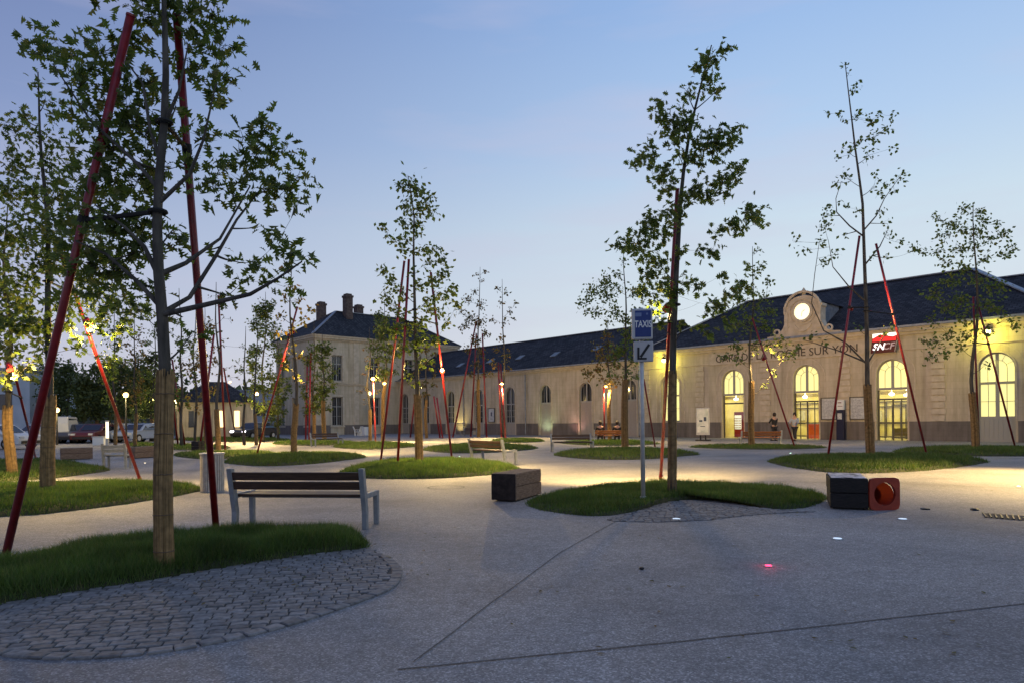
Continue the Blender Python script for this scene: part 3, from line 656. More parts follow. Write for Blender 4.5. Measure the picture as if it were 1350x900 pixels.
def sq_window(fm, u, z0, z1, sill=True, wd=1.3):
    e = MB(); h = wd/2; d0, d1 = .16, .26
    for s_ in (-1,1): bx(e, fm, u+s_*(h-.045)-.045, u+s_*(h-.045)+.045, z0, z1, d0, d1); bx(e, fm, u+s_*.3-.015, u+s_*.3+.015, z0+.02, z1, d0+.03, d1)
    bx(e, fm, u-.06, u+.06, z0, z1, d0-.01, d1)
    bx(e, fm, u-h, u+h, z1-.09, z1, d0, d1); bx(e, fm, u-h, u+h, z0, z0+.1, d0, d1); zt = z0+(z1-z0)*.66; bx(e, fm, u-h, u+h, zt-.045, zt+.045, d0-.005, d1)
    zq = z0+(z1-z0)*.33; bx(e, fm, u-h, u+h, zq-.015, zq+.015, d0+.03, d1)
    wo = e.build('window', M_FRAME, ST); p = MB(); p.quad(fm(u-h,z0,.23), fm(u+h,z0,.23), fm(u+h,z1,.23), fm(u-h,z1,.23)); p.build('pane', M_DARKPANE, wo)
    s_ = MB(); bx(s_, fm, u-h-.22, u-h, z0, z1, -.05, .01); bx(s_, fm, u+h, u+h+.22, z0, z1, -.05, .01); bx(s_, fm, u-h-.22, u+h+.22, z1, z1+.24, -.06, .01); bx(s_, fm, u-h-.25, u+h+.25, z0-.15, z0, -.1, .05); s_.build('surround', M_PLAIN, wo)
for y_ in sw[:2]: sq_window(side, y_, 1.0, 4.25)
for y_ in sw: sq_window(side, y_, 6.0, 8.9)
for x in fw: sq_window(fr2, x, 1.0, 4.25); sq_window(fr2, x, 6.0, 8.9)
r = MB(); o_ = .45; A,B,C_,D = (PL-o_,PY0-o_,11.0), (PX+o_,PY0-o_,11.0), (PX+o_,PY1+o_,11.0), (PL-o_,PY1+o_,11.0); R0, R1 = (-59.65,-5.5,14.65), (-59.65,4.0,14.65)
r.quad(A,B,R0); r.quad(B,C_,R1,R0); r.quad(C_,D,R1); r.quad(D,A,R0,R1); r.quad(D,C_,B,A); pr = r.build('pavilion_roof', M_SLATE, ST)
b = MB()
for p, q in ((A,R0), (B,R0), (C_,R1), (D,R1), (R0,R1)): b.bar((p[0],p[1],p[2]+.04), (q[0],q[1],q[2]+.04), .28, .07)
b.build('roof_flashing', M_ZINC, pr)
M_CHIM = nmat('sooty_chimney_brick', (.07,.05,.045), (.13,.10,.09), 5, .9)
for y_, x_, top, z0 in ((-6.9,-60.6,15.75,12.4), (-4.46,-58.6,16.7,12.8), (-2.0,-60.4,15.9,13.4)):
    b = MB(); b.box(x_, y_, (top+z0)/2-.2, .95, .85, top-z0-.4); b.box(x_, y_, top-.32, 1.1, 1.0, .24); b.box(x_, y_, top-.1, .8, .7, .2); b.build('chimney', M_CHIM, pr)
# downpipes
for x in (HX0-.25, -36.9+4.6, -44.8+2.9): 
    b = MB(); b.tube([(x,-.1,.1), (x,-.1,5.8)], .05, 8); b.build('downpipe', M_ZINC, ST)

# ------------------------------------------------------------------ wall lamps, signs, posters on the station
def wall_lamp(px, py, label, globe):
    x, z = FX(px, py, -.45); o = thing('wall_lantern', label, 'lamp', SW(x,-.0,z), SRZ, 'lanterns on the station wall')
    b = MB(); b.tube([(0,0,.35), (0,-.25,.42), (0,-.45,.3), (0,-.45,.2)], .02, 6); b.lathe((0,-.45,.1), [(.17,0), (.15,.06), (.07,.16), (.02,.22)], 12); b.build('bracket', M_BLACK, o)
    b = MB(); b.sphere((0,-.45,0), .15, 12, 8); b.build('globe', mat('lantern_globe', (1,1,.8), .4, emit=(1,.93,.45), estr=9), o)
    l = bpy.data.lights.new('lantern_glow', 'POINT'); l.energy = 260; l.color = (1,.92,.10); l.shadow_soft_size = .16
    q = bpy.data.objects.new('lantern_glow', l); COL.objects.link(q); q.parent = o; q.location = (0,-.62,-.05)
wall_lamp(875, 475, 'glowing lantern on the station wall beside the taxi sign', 1)
wall_lamp(1302, 437, 'glowing globe lantern above the lit arched window beyond the name lettering', 1)

x0, z1 = FX(1148,440,-.3); x1, z0 = FX(1183,464,-.3)
xc, zc = (x0+x1)/2, (z0+z1)/2; sw_, sh_ = 1.5, 1.18
SG = thing('illuminated_sign', 'illuminated red and white SNCF sign under the station cornice', 'sign', SW(xc,-.3,zc), SRZ)
fl = lambda u, z, d: (u, d, z)
b = MB(); b.prism([(-.75,-.59), (.62,-.59), (.78,.59), (-.62,.59)], fl, -.06, .1); b.build('backing', mat('sign_maroon', (.10,.012,.012), .4), SG)
b = MB(); b.prism([(-.62,.30), (-.2,.52), (.5,.34), (.74,.4), (.765,.57), (-.62,.57)], fl, -.075, -.061); b.build('light_panel', mat('sign_white_glow', (1,1,.9), .4, emit=(1,.95,.75), estr=1.6), SG)
b = MB(); b.prism([(-.64,.10), (.70,.10), (.73,.36), (.5,.30), (-.2,.48), (-.62,.27)], fl, -.072, -.061); b.build('red_panel', mat('sign_red_glow', (.6,.02,.02), .4, emit=(.9,.03,.03), estr=.8), SG)
b = MB(); b.prism([(.60,-.57), (.645,-.57), (.77,.09), (.725,.09)], fl, -.07, -.061); b.build('edge_strip', mat('sign_edge', (.5,.45,.4), .4), SG)
M_SL = mat('sign_letter_glow', (1,1,1), .4, emit=(1,.93,.9), estr=1.3); M_SL2 = mat('sign_letter_dim', (.5,.4,.4), .5, emit=(.8,.5,.5), estr=.25)
text_mesh('SN', .54, .01, M_SL, 'letters', SG, (-.30,-.085,-.24), (pi/2,0,0), shear=.3, bold=.012)
text_mesh('CF', .54, .01, M_SL2, 'dim_letters', SG, (.25,-.085,-.24), (pi/2,0,0), shear=.3, bold=.008)

M_PAPER = nmat('poster_paper', (.42,.42,.42), (.6,.6,.58), 9, .6)
M_INK = mat('poster_ink', (.08,.08,.12), .6)
def poster(x0, x1, z0, z1, label, rows, fr=M_FRAMED, pap=M_PAPER):
    xc, zc = (x0+x1)/2, (z0+z1)/2; hw, hh = (x1-x0)/2, (z1-z0)/2
    o = thing('notice_board', label, 'notice board', SW(xc,-.02,zc), SRZ, 'notice boards on the station wall')
    b = MB()
    for l, r, s_, t_ in ((-hw,hw,hh-.06,hh), (-hw,hw,-hh,-hh+.06), (-hw,-hw+.06,-hh+.06,hh-.06), (hw-.06,hw,-hh+.06,hh-.06)): bx(b, fl, l, r, s_, t_, -.09, -.0)
    b.build('frame', fr, o)
    b = MB(); bx(b, fl, -hw+.06, hw-.06, -hh+.06, hh-.06, -.05, -.01); b.build('sheet', pap, o)
    b = MB(); random.seed(int(x0*100))
    if rows == 1: bx(b, fl, -.08, .1, -.1, .3, -.056, -.051); bx(b, fl, -.2, .2, -.4, -.36, -.056, -.051)
    else:
        for k in range(rows):
            z = hh-.25-k*(2*hh-.4)/rows; x = -hw+.12
            while x < hw-.3:
                l = random.uniform(.05,.2); bx(b, fl, x, min(x+l, hw-.1), z, z+.012, -.056, -.051); x += l+.05
    b.build('print', M_INK, o)
poster(-4.2,-3.2,1.28,2.72, 'framed timetable board on the wall between the second door and the blue totem', 11)
poster(-2.4,-1.4,1.28,2.72, 'framed timetable board on the wall between the blue totem and the rightmost open door', 11)
poster(-37.9,-36.85,1.26,2.7, 'small framed poster on the plain wing wall between two dark arched windows', 1)

# ticket totem in front of the wall
x_, _ = FX(1110, 577, -.3); o = thing('ticket_totem', 'dark blue totem with a white head standing between two notice boards', 'totem', SW(x_-.0,-.45,0), SRZ)
b = MB(); b.box(0,0,.95,.46,.3,1.9); b.build('body', mat('totem_navy', (.012,.014,.04), .4), o, bevel=.02)
b = MB(); b.box(0,-.0,2.22,.44,.22,.62); b.build('head', M_WHITE, o, bevel=.02)
b = MB(); b.box(0,-.165,1.5,.26,.03,.38); b.build('screen', M_PAPER, o)
b = MB(); b.box(-.03,-.115,2.36,.22,.012,.06); b.box(0,-.115,2.14,.3,.012,.03); b.build('print', mat('dark_ink', (.15,.03,.03), .5), o)

b = MB()
for k in range(17): x = -12.6+k*.92; b.box(x, 6.4, 1.25, .07, .08, 2.5)
for z in (.06, 1.0, 2.15, 2.5): b.box(-5.24, 6.41, z, 14.8, .06, .08)
b.build('interior_partition', M_FRAMED, ST)
b = MB(); random.seed(44)
for k in range(16):
    x = -12.15+k*.92
    if random.random() < .6: b.box(x, 6.39, random.choice((1.5,1.6)), random.uniform(.35,.6), .03, random.uniform(.5,.8))
b.build('interior_posters', M_PAPER, ST)
b = MB()
for x in (-11.9, -6.4, -3.4, .95, 1.7): b.box(x, 5.9, .55, .5, .5, 1.1)
b.build('interior_furniture', mat('interior_dark_wood', (.14,.07,.03), .5), ST)
b = MB(); b.box(-5.2, 2.2, 2.98, 15.2, .25, .22); b.build('interior_beam', nmat('beam_paint', (.45,.36,.16), (.5,.42,.2), 3), ST)
# things in the lit doorways
def vending(x, y, label, col, emis, w_=.75, h=1.85):
    o = thing('vending_machine', label, 'vending machine', SW(x,y,0), SRZ, 'machines inside the station doors')
    b = MB(); b.box(0,0,h/2+.05,w_,.7,h); b.build('cabinet', mat('cab'+label[:12], col, .4), o, bevel=.02)
    b = MB(); b.box(-.05,-.36,h*.62,w_*.7,.02,h*.55); b.build('display', mat('vending_display', (.9,.9,.8), .4, emit=(1,.9,.6), estr=1.1), o)
    b = MB(); random.seed(3)
    for r_ in range(5):
        for c_ in range(5): b.box(-.05-w_*.28+c_*w_*.14, -.385, h*.40+r_*.17, .05, .03, .1)
    b.build('goods', mat('goods_dark', (.25,.08,.03), .5), o)
    b = MB(); b.box(0,-.37,.35,w_*.8,.03,.5); b.build('flap', mat('flap_red', (.45,.02,.015), .4), o)
vending(-10.75, 1.5, 'red drinks machine inside the leftmost open door', (.35,.04,.02), 1)
vending(-11.6, 3.2, 'orange snack machine deeper inside the leftmost open door', (.5,.2,.03), 1, .8)
M_ORG = mat('shop_orange', (.75,.12,.03), .5)
o = thing('shop_counter', 'orange kiosk counter inside the second open door', 'counter', SW(-5.1,2.3,0), SRZ)
b = MB(); b.box(0,0,.5,2.0,.6,1.0); b.build('counter_front', M_ORG, o, bevel=.02)
b = MB(); b.box(0,0,1.03,2.1,.7,.06); b.build('counter_top', M_WHITE, o)
o = thing('shop_shelf', 'tall orange shelf unit behind the kiosk counter', 'shelf', SW(-5.1,4.4,0), SRZ)
b = MB()
for z in (.3,.75,1.2,1.65,2.1): b.box(0,0,z,2.2,.35,.04)
for x in (-1.1,0,1.1): b.box(x,0,1.2,.05,.36,2.4)
b.build('shelf_frame', M_ORG, o)
b = MB(); random.seed(5)
for z in (.32,.77,1.22,1.67):
    x = -1.0
    while x < 1.0: h = random.uniform(.15,.35); b.box(x, -.02, z+h/2, .09, .2, h); x += random.uniform(.12,.2)
b.build('goods', island_mat('packets', [(.6,.5,.1), (.7,.65,.5), (.2,.3,.15), (.6,.1,.05), (.8,.7,.3)], .5), o)
o = thing('glass_kiosk', 'dark framed glass waiting booth inside the rightmost open door', 'booth', SW(.2,3.2,0), SRZ)
b = MB()
for x in (-1.2,-.4,.4,1.2):
    b.box(x,0,1.1,.07,.07,2.2)
for z in (.08,1.05,2.2): b.box(0,0,z,2.5,.07,.09)
for x in (-.4,.4): b.box(x*.35,-.06,1.45,.28,.03,.5)
b.build('booth_frame', M_FRAMED, o)
b = MB(); b.box(0,.1,.45,2.3,.3,.5); b.build('bench_seat', mat('booth_seat', (.12,.09,.05), .6), o)

# ------------------------------------------------------------------ advertising panel (no recognisable artwork)
p = G(927,580.5); o = thing('poster_totem', 'freestanding white framed poster panel on two short feet before the station plinth', 'poster panel', p, SRZ+.35)
b = MB(); b.box(0,0,1.25,.84,.16,1.75); b.build('casing', M_STEELW, o, bevel=.02)
b = MB(); b.box(0,-.085,1.3,.70,.012,1.5); b.build('poster', nmat('poster_art', (.45,.50,.45), (.74,.74,.68), 2.5, .5), o)
b = MB(); b.box(.15,-.095,1.4,.16,.006,.26); b.box(-.12,-.095,1.28,.2,.006,.12); b.box(0,-.095,.93,.3,.006,.05); b.build('poster_print', mat('poster_blue', (.06,.08,.12), .5), o)
b = MB()
for x in (-.16,.16): b.box(x,0,.2,.08,.1,.4)
b.box(0,0,.04,.9,.45,.08); b.build('foot', M_BLACK, o)

# ------------------------------------------------------------------ taxi sign
p = G(848,656.5, .1); p.z = .03
o = thing('taxi_sign', 'tall pole with blue TAXIS panel above a grey arrow panel on the grass', 'sign', p, -.12)
b = MB(); b.tube([(0,0,0), (-.012,0,3.2)], .036, 12); b.cyl((0,0,.05), .055, .05, .06, 12); b.build('pole', M_STEELW, o, smooth=True)
tz = P(848,408,p.y).z-.03; k = p.y/900
zt1, zt0 = tz, P(848,448,p.y).z-.03; zb1, zb0 = P(849,450.5,p.y).z-.03, P(849,477,p.y).z-.03
wd = 27*k
b = MB(); b.box(-.0,-.05,(zt1+zt0)/2,wd,.09,zt1-zt0); b.build('taxi_panel_frame', mat('sign_frame_white', (.48,.48,.47), .5), o, bevel=.02)
b = MB(); b.box(.015,-.098,(zt1+zt0)/2,wd-.08,.008,zt1-zt0-.07); b.build('taxi_panel', nmat('sign_blue', (.008,.028,.14), (.014,.04,.18), 5, .35), o)
text_mesh('TAXIS', .155, .002, M_WHITE, 'taxi_lettering', o, (.015,-.104,(zt1+zt0)/2-.01), (pi/2,0,0), sx=.66, bold=.003)
b = MB(); b.box(-.06,-.103,zt1-.10,.10,.004,.06); b.box(.08,-.103,zt1-.09,.03,.004,.03); b.build('panel_sticker', mat('pale_blue_sticker', (.15,.2,.35), .5), o)
b = MB(); b.box(.02,-.05,(zb1+zb0)/2,wd-.02,.05,zb1-zb0); b.build('arrow_panel', mat('sign_grey', (.42,.41,.41), .5), o, bevel=.015)
b = MB(); zc = (zb1+zb0)/2; fa = lambda u, v, d: (u+.02, d, v+zc)
b.prism([(.075,.125), (.11,.105), (-.03,-.10), (-.065,-.08)], fa, -.082, -.077); b.prism([(-.1,.07), (-.065,.07), (-.065,-.13), (-.1,-.13)], fa, -.084, -.0765); b.prism([(-.064,-.098), (.05,-.098), (.05,-.13), (-.064,-.13)], fa, -.083, -.0768); b.build('arrow', M_BLACK, o)

# ------------------------------------------------------------------ benches
def bench_proto(name, wood, steel, ln=1.8):
    o = thing(name, 'x', 'bench')
    # local: x along the length, +y the way the sitter faces; rear feet at y=0
    hx = ln/2
    for i in range(2):
        b = MB(); z = .70-.125*i; y = -.115+.03*i
        b.bar((-hx+.03,y,z), (hx-.03,y,z), .03, .105, up=(0,-.2,1)); b.build('back_board', wood, o, bevel=.004)
    for i in range(3):
        b = MB(); b.bar((-hx+.03,.08+.145*i,.435), (hx-.03,.08+.145*i,.435), .13, .035); b.build('seat_board', wood if i < 3 else steel, o, bevel=.004)
    for sx in (-1,1):
        x = sx*(hx+.0); b = MB()
        prf = [(-.045,0), (.035,0), (.05,.22), (.0,.45), (-.075,.80), (-.165,.80), (-.095,.45), (-.04,.22)]
        b.prism(prf, lambda u, v, d: (x+d, u, v), -.032, .032); b.build('rear_upright', steel, o, bevel=.004)
        b = MB(); b.prism([(.01,.40), (.47,.40), (.47,.465), (-.0,.465)], lambda u, v, d: (x+d, u, v), -.031, .031); b.build('seat_bar', steel, o, bevel=.004)
        b = MB(); b.prism([(.43,0), (.49,0), (.49,.463), (.41,.463)], lambda u, v, d: (x+d, u, v), -.0325, .0325); b.build('front_leg', steel, o, bevel=.004)
    b = MB(); b.bar((-hx,.2,.40), (hx,.2,.40), .04, .03); b.build('crossbar', steel, o)
    return o
def copy_tree(o, parent=None):
    c = o.copy(); COL.objects.link(c); c.parent = parent
    for ch in list(o.children):
        d = ch.copy(); COL.objects.link(d); d.parent = c
        for g_ in list(ch.children): e = g_.copy(); COL.objects.link(e); e.parent = d
    return c
def solve(anchor, px, ln, far):
    best = None
    for k in range(4000):
        Y = anchor.y+(k/1000*(1 if far else -1)); a, _ = ray(px, 590); q = Vector((a*Y, Y, 0)); d = abs((q-anchor).length-ln)
        if best is None or d < best[0]: best = (d, q)
    return best[1]
def put(o, A, B, label, group, back_left=True):
    """A: rear-left foot, B: rear-right foot as seen by someone behind the bench"""
    m = (A+B)/2; d = B-A; o.location = (m.x, m.y, 0); o.rotation_euler = (0,0,atan2(d.y, d.x)); o['label'] = label; o['group'] = group; o['category'] = 'bench'
GB = 'benches on the square'
pb = bench_proto('park_bench', M_WOODD, M_STEEL)
put(pb, G(308,695), G(484,697), 'dark wood park bench with grey steel ends nearest the camera', GB)
pd = copy_tree(pb)
B_ = G(665.5,612); put(pd, solve(B_, 622, 1.8, True), B_, 'park bench behind the weathered wood block, its seat end turned towards us', GB)
pd = copy_tree(pb); A_ = G(779,591.5); put(pd, solve(A_, 727, 1.8, True) if False else G(727,594.8), A_, 'park bench seen side-on behind the low grass island left of the taxi sign', GB)
A_ = G(727,594.8); B_ = solve(A_, 779, 1.8, True); m = (A_+B_)/2; pd.location = (m.x,m.y,0); pd.rotation_euler = (0,0,atan2((A_-B_).y, (A_-B_).x))
pd = copy_tree(pb)
B_ = G(442,587); A_ = G(415,588); put(pd, A_, B_, 'pale bench standing before the pavilion among thin trees', GB); pd.rotation_euler.z += pi
po = bench_proto('park_bench', M_WOODO, M_STEELW, 1.95)
B_ = G(1030,587.5); put(po, B_+Vector((-1.95,.2,0)), B_, 'orange lit bench in front of the lit station doors', GB)
pd = copy_tree(po); B_ = G(825,582.5); put(pd, B_+Vector((-1.9,.2,0)), B_, 'orange lit bench with two people seated on it', GB)
for c_ in pd.children: pass
pd = copy_tree(pb); B_ = G(628,574.2); put(pd, B_+UX*-1.8, B_, 'pale bench against the wing plinth below dark arched windows', GB); pd.rotation_euler.z += pi
# single seats
o = bench_proto('park_chair', M_STEEL, M_STEEL, .62); A_ = G(137,618); put(o, A_, A_+Vector((.6,.14,0)), 'single steel park chair beside the grass at the car park side', 'single seats'); o['category'] = 'chair'
pd = copy_tree(o); q = SW(-50.6,-5.5); 
M_WPL = mat('white_garden_plastic', (.75,.75,.72), .5)
bpy.data.objects.remove
for ch in list(pd.children): bpy.data.objects.remove(ch)
bpy.data.objects.remove(pd)
def garden_chair(loc, rz, label):
    o = thing('garden_chair', label, 'chair', loc, rz, 'white seats by the pavilion'); 
    b = MB(); b.box(0,.25,.42,.55,.55,.05); b.build('seat', M_WPL, o)
    b = MB(); b.bar((0,0,.45), (0,-.2,.95), .5, .05, up=(0,1,0)); b.build('backrest', M_WPL, o)
    for x in (-.24,.24):
        for y in (.02,.5): b = MB(); b.bar((x,y,0), (x,y,.42), .05, .05); b.build('leg', M_WPL, o)
        b = MB(); b.bar((x,-.05,.62), (x,.5,.62), .05, .04); b.bar((x,.48,.42), (x,.48,.62), .04, .04); b.build('armrest', M_WPL, o)
garden_chair(G(468,574), -1.2, 'white plastic garden chair by the pavilion plinth'); garden_chair(G(475,574), 1.2, 'lower white garden chair facing its twin by the pavilion plinth')
q = G(483,573.5); o = thing('planter_box', 'square pale planter box beside the white garden chairs', 'planter', q, SRZ); b = MB(); b.box(0,0,.45,.9,.9,.9); b.build('box', M_WPL, o, bevel=.03); b = MB(); b.box(0,0,.905,.75,.75,.02); b.build('soil', M_SOIL, o)

# ------------------------------------------------------------------ beams, cone, bins
def beam(name, A, B, dep, h, m, label, side=1, endm=None, n=2):
    """A,B: ends of the front bottom edge; dep: depth away from us; stacked timbers strapped together"""
    A, B = Vector(A), Vector(B); d = B-A; ln = d.length; rz = atan2(d.y, d.x)
    o = thing(name, label, 'timber block', A, rz, 'heavy timber blocks used as seats')
    for j in range(n):
        for i in range(n):
            b = MB(); b.box(ln/2+random.uniform(-.01,.01), dep*(i+.5)/n, h*(j+.5)/n+.02, ln-.01, dep/n-.008, h/n-.008); x = b.build('timber', m, o, bevel=.012)
    if endm:
        b = MB(); b.box(-.004, dep/2, h/2+.02, .006, dep-.03, h-.03); b.build('end_face', endm, o)
    b = MB(); b.box(ln/2, dep/2, .012, ln*.8, dep*.8, .02); b.build('foot', M_BLACK, o)
    return o
A_ = G(683,663); dirv = Vector((.42,1,0)).normalized()
L_ = thing('wood_block', 'weathered brown timber block lying end-on beside the grass tip', 'timber block', G(648,660), atan2(dirv.y, dirv.x), 'heavy timber blocks used as seats')
LA = G(648,660)
# its long side runs away to the right; the dark end faces us
ln, dep, h = 1.25, .47, .47
for j in range(2):
    for i in range(2):
        b = MB(); b.box(ln/2+random.uniform(-.012,.012), -dep*(i+.5)/2, h*(j+.5)/2+.02, ln, dep/2-.006, h/2-.006); b.build('timber', M_BEAM, L_, bevel=.012)
b = MB(); b.box(-.018, -dep/2, h/2+.02, .006, dep-.02, h-.02); b.build('end_face', M_ENDSHADE, L_)
b = MB(); b.box(ln/2, -dep/2, .012, ln*.8, dep*.8, .02); b.build('foot', M_BLACK, L_)
A_ = G(1094,670.5); t_ = min((k/1000 for k in range(1500)), key=lambda t: abs((lambda q: 675+900*q.x/q.y)(A_+Vector((1,-.4,0)).normalized()*t)-1144.5))
o = beam('wood_block', A_, A_+Vector((1,-.4,0)).normalized()*t_, 1.05, .46, M_BEAMT, 'black charred timber block with a worn pale top beside the traffic cone')
b = MB(); b.box(t_/2, .525, .484, t_-.05, 1.0, .006); b.build('worn_top', nmat('worn_top_paint', (.05,.045,.045), (.62,.58,.58), 7, .8, lo=.40, hi=.52), o)
o = beam('wood_block', G(80,606), G(123,604.5), .45, .45, M_BEAM, 'low brown timber block beyond the two grass islands near the car park')
o = beam('wood_block', G(178,604), G(209,602), .45, .45, M_BEAM, 'brown timber block half hidden behind the big wrapped trunk')
o = beam('wood_block', G(252,595), G(262,595), .5, .5, M_BEAMT, 'small dark timber block beside the litter bin tree')
# traffic cone lying on its side, square base towards us
p = G(1167,672); o = thing('traffic_cone', 'orange traffic cone lying on its side, its hollow square base facing us', 'traffic cone', (p.x, p.y, .0), .12)
M_CONE = nmat('faded_cone_rubber', (.22,.028,.016), (.32,.045,.022), 7, .6, bump=.2); hb = .245
b = MB(); n = 32; zc = hb
def sqr(k):
    a = 2*pi*k/n+pi/4; r_ = hb*(abs(cos(a))**8+abs(sin(a))**8)**(-1/8); return r_*cos(a), zc+r_*sin(a)
for k in range(n):
    a, c_ = 2*pi*k/n+pi/4, 2*pi*(k+1)/n+pi/4; p0, p1 = sqr(k), sqr(k+1)
    for y0_ in (0, .05):
        b.quad((p0[0],y0_,p0[1]), (p1[0],y0_,p1[1]), (.175*cos(c_),y0_,zc+.175*sin(c_)), (.175*cos(a),y0_,zc+.175*sin(a)))
    b.quad((p0[0],0,p0[1]), (p1[0],0,p1[1]), (p1[0],.05,p1[1]), (p0[0],.05,p0[1])); b.quad((.175*cos(a),0,zc+.175*sin(a)), (.175*cos(c_),0,zc+.175*sin(c_)), (.175*cos(c_),.05,zc+.175*sin(c_)), (.175*cos(a),.05,zc+.175*sin(a)))
b.build('cone_base', M_CONE, o)
b = MB(); 
for r0, r1, y0_, y1_ in ((.175,.03,.05,.72),): b.tube([(0,y0_,zc), (0,y1_,zc-.12)], [r0,r1], 24, cap=False)
b.build('cone_body', island_mat('orange_cone_skin', [(.30,.035,.02), (.30,.035,.02)], .5, .25), o, smooth=True)
b = MB(); b.tube([(0,.27,zc-.04), (0,.42,zc-.066)], [.129,.096], 24, cap=False); b.build('reflective_band', M_WHITE, o)
# litter bin
p = G(280,648); o = thing('litter_bin', 'round pale grey slatted litter bin with a flat lid behind the nearest bench', 'litter bin', p)
b = MB(); b.cyl((0,0,.03), .205, .205, .72, 24); b.build('liner', nmat('bin_liner', (.20,.19,.18), (.26,.25,.23), 6, .7), o)
b = MB()
for k in range(30): a = 2*pi*k/30; b.box(.215*cos(a), .215*sin(a), .40, .03, .022, .74, rz=a+pi/2)
b.build('slats', nmat('bin_slats', (.36,.32,.28), (.46,.42,.37), 9, .7), o)
b = MB(); b.cyl((0,0,.77), .24, .245, .03, 28); b.build('lid', M_STEELW, o)
b = MB(); b.cyl((0,0,0), .23, .23, .03, 24); b.build('foot', M_STEEL, o)
# ground lights
def spot_in_ground(px, py, col, st, label, r_=.035):
    p = G(px, py); o = thing('ground_light', label, 'ground light', p, 0, 'small lights set in the paving')
    b = MB(); b.cyl((0,0,0), r_+.02, r_+.02, .008, 18); b.build('rim', M_STEEL, o); b = MB(); b.cyl((0,0,.004), r_, r_*.9, .009, 18); b.build('lens', mat('ground_lens_%d%d' % (col[0]*99, col[1]*99), col, .3, emit=col, estr=st), o)
spot_in_ground(1013,746,(1,.02,.08), 7, 'glowing red light set in the paving in front of the cone', .03)
spot_in_ground(1104,710,(.7,.85,1), .65, 'white light set in the paving in front of the black timber block', .05)
spot_in_ground(1190,684,(.7,.85,1), .65, 'white light set in the paving just in front of the cone', .055)
spot_in_ground(892,684,(.7,.85,1), .65, 'white light set in the paving before the small sett patch', .06)
spot_in_ground(1042,597,(.6,1,.75), 6, 'tiny greenish light in the paving just beyond the tall sparse tree island', .035)
spot_in_ground(605.5,601.5,(.6,1,.75), 6, 'tiny greenish light set in the paving by the red pole beside the angled bench', .035)
spot_in_ground(1343,641,(.6,1,.65), 6, 'tiny greenish light set in the paving at the far side of the lit ground', .03)
spot_in_ground(191,610,(1,.8,.5), 6, 'tiny warm light set in the paving behind the big wrapped trunk', .03)
l = bpy.data.lights.new('red_glow', 'POINT'); l.energy = .35; l.color = (1,.04,.1); l.shadow_soft_size = .02; q = bpy.data.objects.new('red_glow', l); COL.objects.link(q); q.parent = [o for o in bpy.data.objects if str(o.get('label', '')).startswith('glowing red')][0]; q.location = (0,0,.07)
random.seed(11)
p = G(846,750); b = MB(); b.sphere((p.x,p.y,.012), .028, 7, 5, .5); props(b.build('pebble', M_BLACK), 'small black pebble alone on the open paving', 'pebble')
p = G(1285,672); b = MB(); b.sphere((p.x,p.y,.015), .06, 7, 5, .35); props(b.build('clod', M_BLACK), 'flat dark clod of earth lying by the drain grate', 'clod')
p = G(1220,671); b = MB(); b.sphere((p.x,p.y,.01), .07, 7, 5, .25); props(b.build('clod', M_BLACK), 'flat dark clod of earth lying beside the traffic cone', 'clod')
# fallen leaves scattered on paving near the islands
b = MB(); 
for k in range(260):
    px, py = random.choice([(random.gauss(420,90), random.gauss(735,14)), (random.gauss(960,90), random.gauss(676,8)), (random.uniform(520,1340), random.uniform(640,880)), (random.gauss(280,120), random.gauss(770,12))])
    q = G(px, py); a = random.uniform(0,2*pi); s_ = random.uniform(.015,.035); z = .022 if px < 520 else .008
    b.quad(*[(q.x+s_*r_*cos(a+t), q.y+s_*r_*sin(a+t), z+random.uniform(0,.008)) for r_, t in ((1,0), (.5,1.2), (1,pi), (.5,pi+1.2))])
o = b.build('fallen_leaves', M_LEAFB); o['kind'] = 'stuff'

# ------------------------------------------------------------------ trees
def leaf_big(V, F, c, s, ax, up):
    """lobed oak leaf, slightly folded"""
    ax = ax.normalized(); sd = ax.cross(up)
    if sd.length < .1: sd = ax.cross(Vector((1,0,.2)))
    sd.normalize(); nr = sd.cross(ax); n = len(V)
    pr = [(0,.05), (.18,.13), (.25,.36), (.38,.12), (.52,.50), (.62,.14), (.78,.34), (.86,.09), (1,0)]
    for x, y in pr: V.append(tuple(c+ax*(x*s)+sd*(y*s)+nr*(y*.35*s-x*x*.2*s)))
    for x, y in reversed(pr[:-1]): V.append(tuple(c+ax*(x*s)-sd*(y*s)+nr*(y*.35*s-x*x*.2*s)))
    m = 17
    for i in range(8):
        a, b_, c_, d = n+i, n+i+1, n+(m-1-i-1)%m if i < 7 else n+8, n+m-1-i
        if i < 7: F.append((a, b_, n+m-2-i, n+m-1-i))
        else: F.append((a, b_, n+m-1-i))
def leaf_small(V, F, c, s, ax, up):
    ax = ax.normalized(); sd = ax.cross(up)
    if sd.length < .1: sd = ax.cross(Vector((1,0,.2)))
    sd.normalize(); n = len(V)
    V.append(tuple(c)); V.append(tuple(c+ax*s*.5+sd*s*.36)); V.append(tuple(c+ax*s)); V.append(tuple(c+ax*s*.45-sd*s*.32)); F.append((n,n+1,n+2,n+3))
def rv(s=1): return Vector((random.gauss(0,s), random.gauss(0,s), random.gauss(0,s)))
GT = 'young oaks planted in the grass islands'
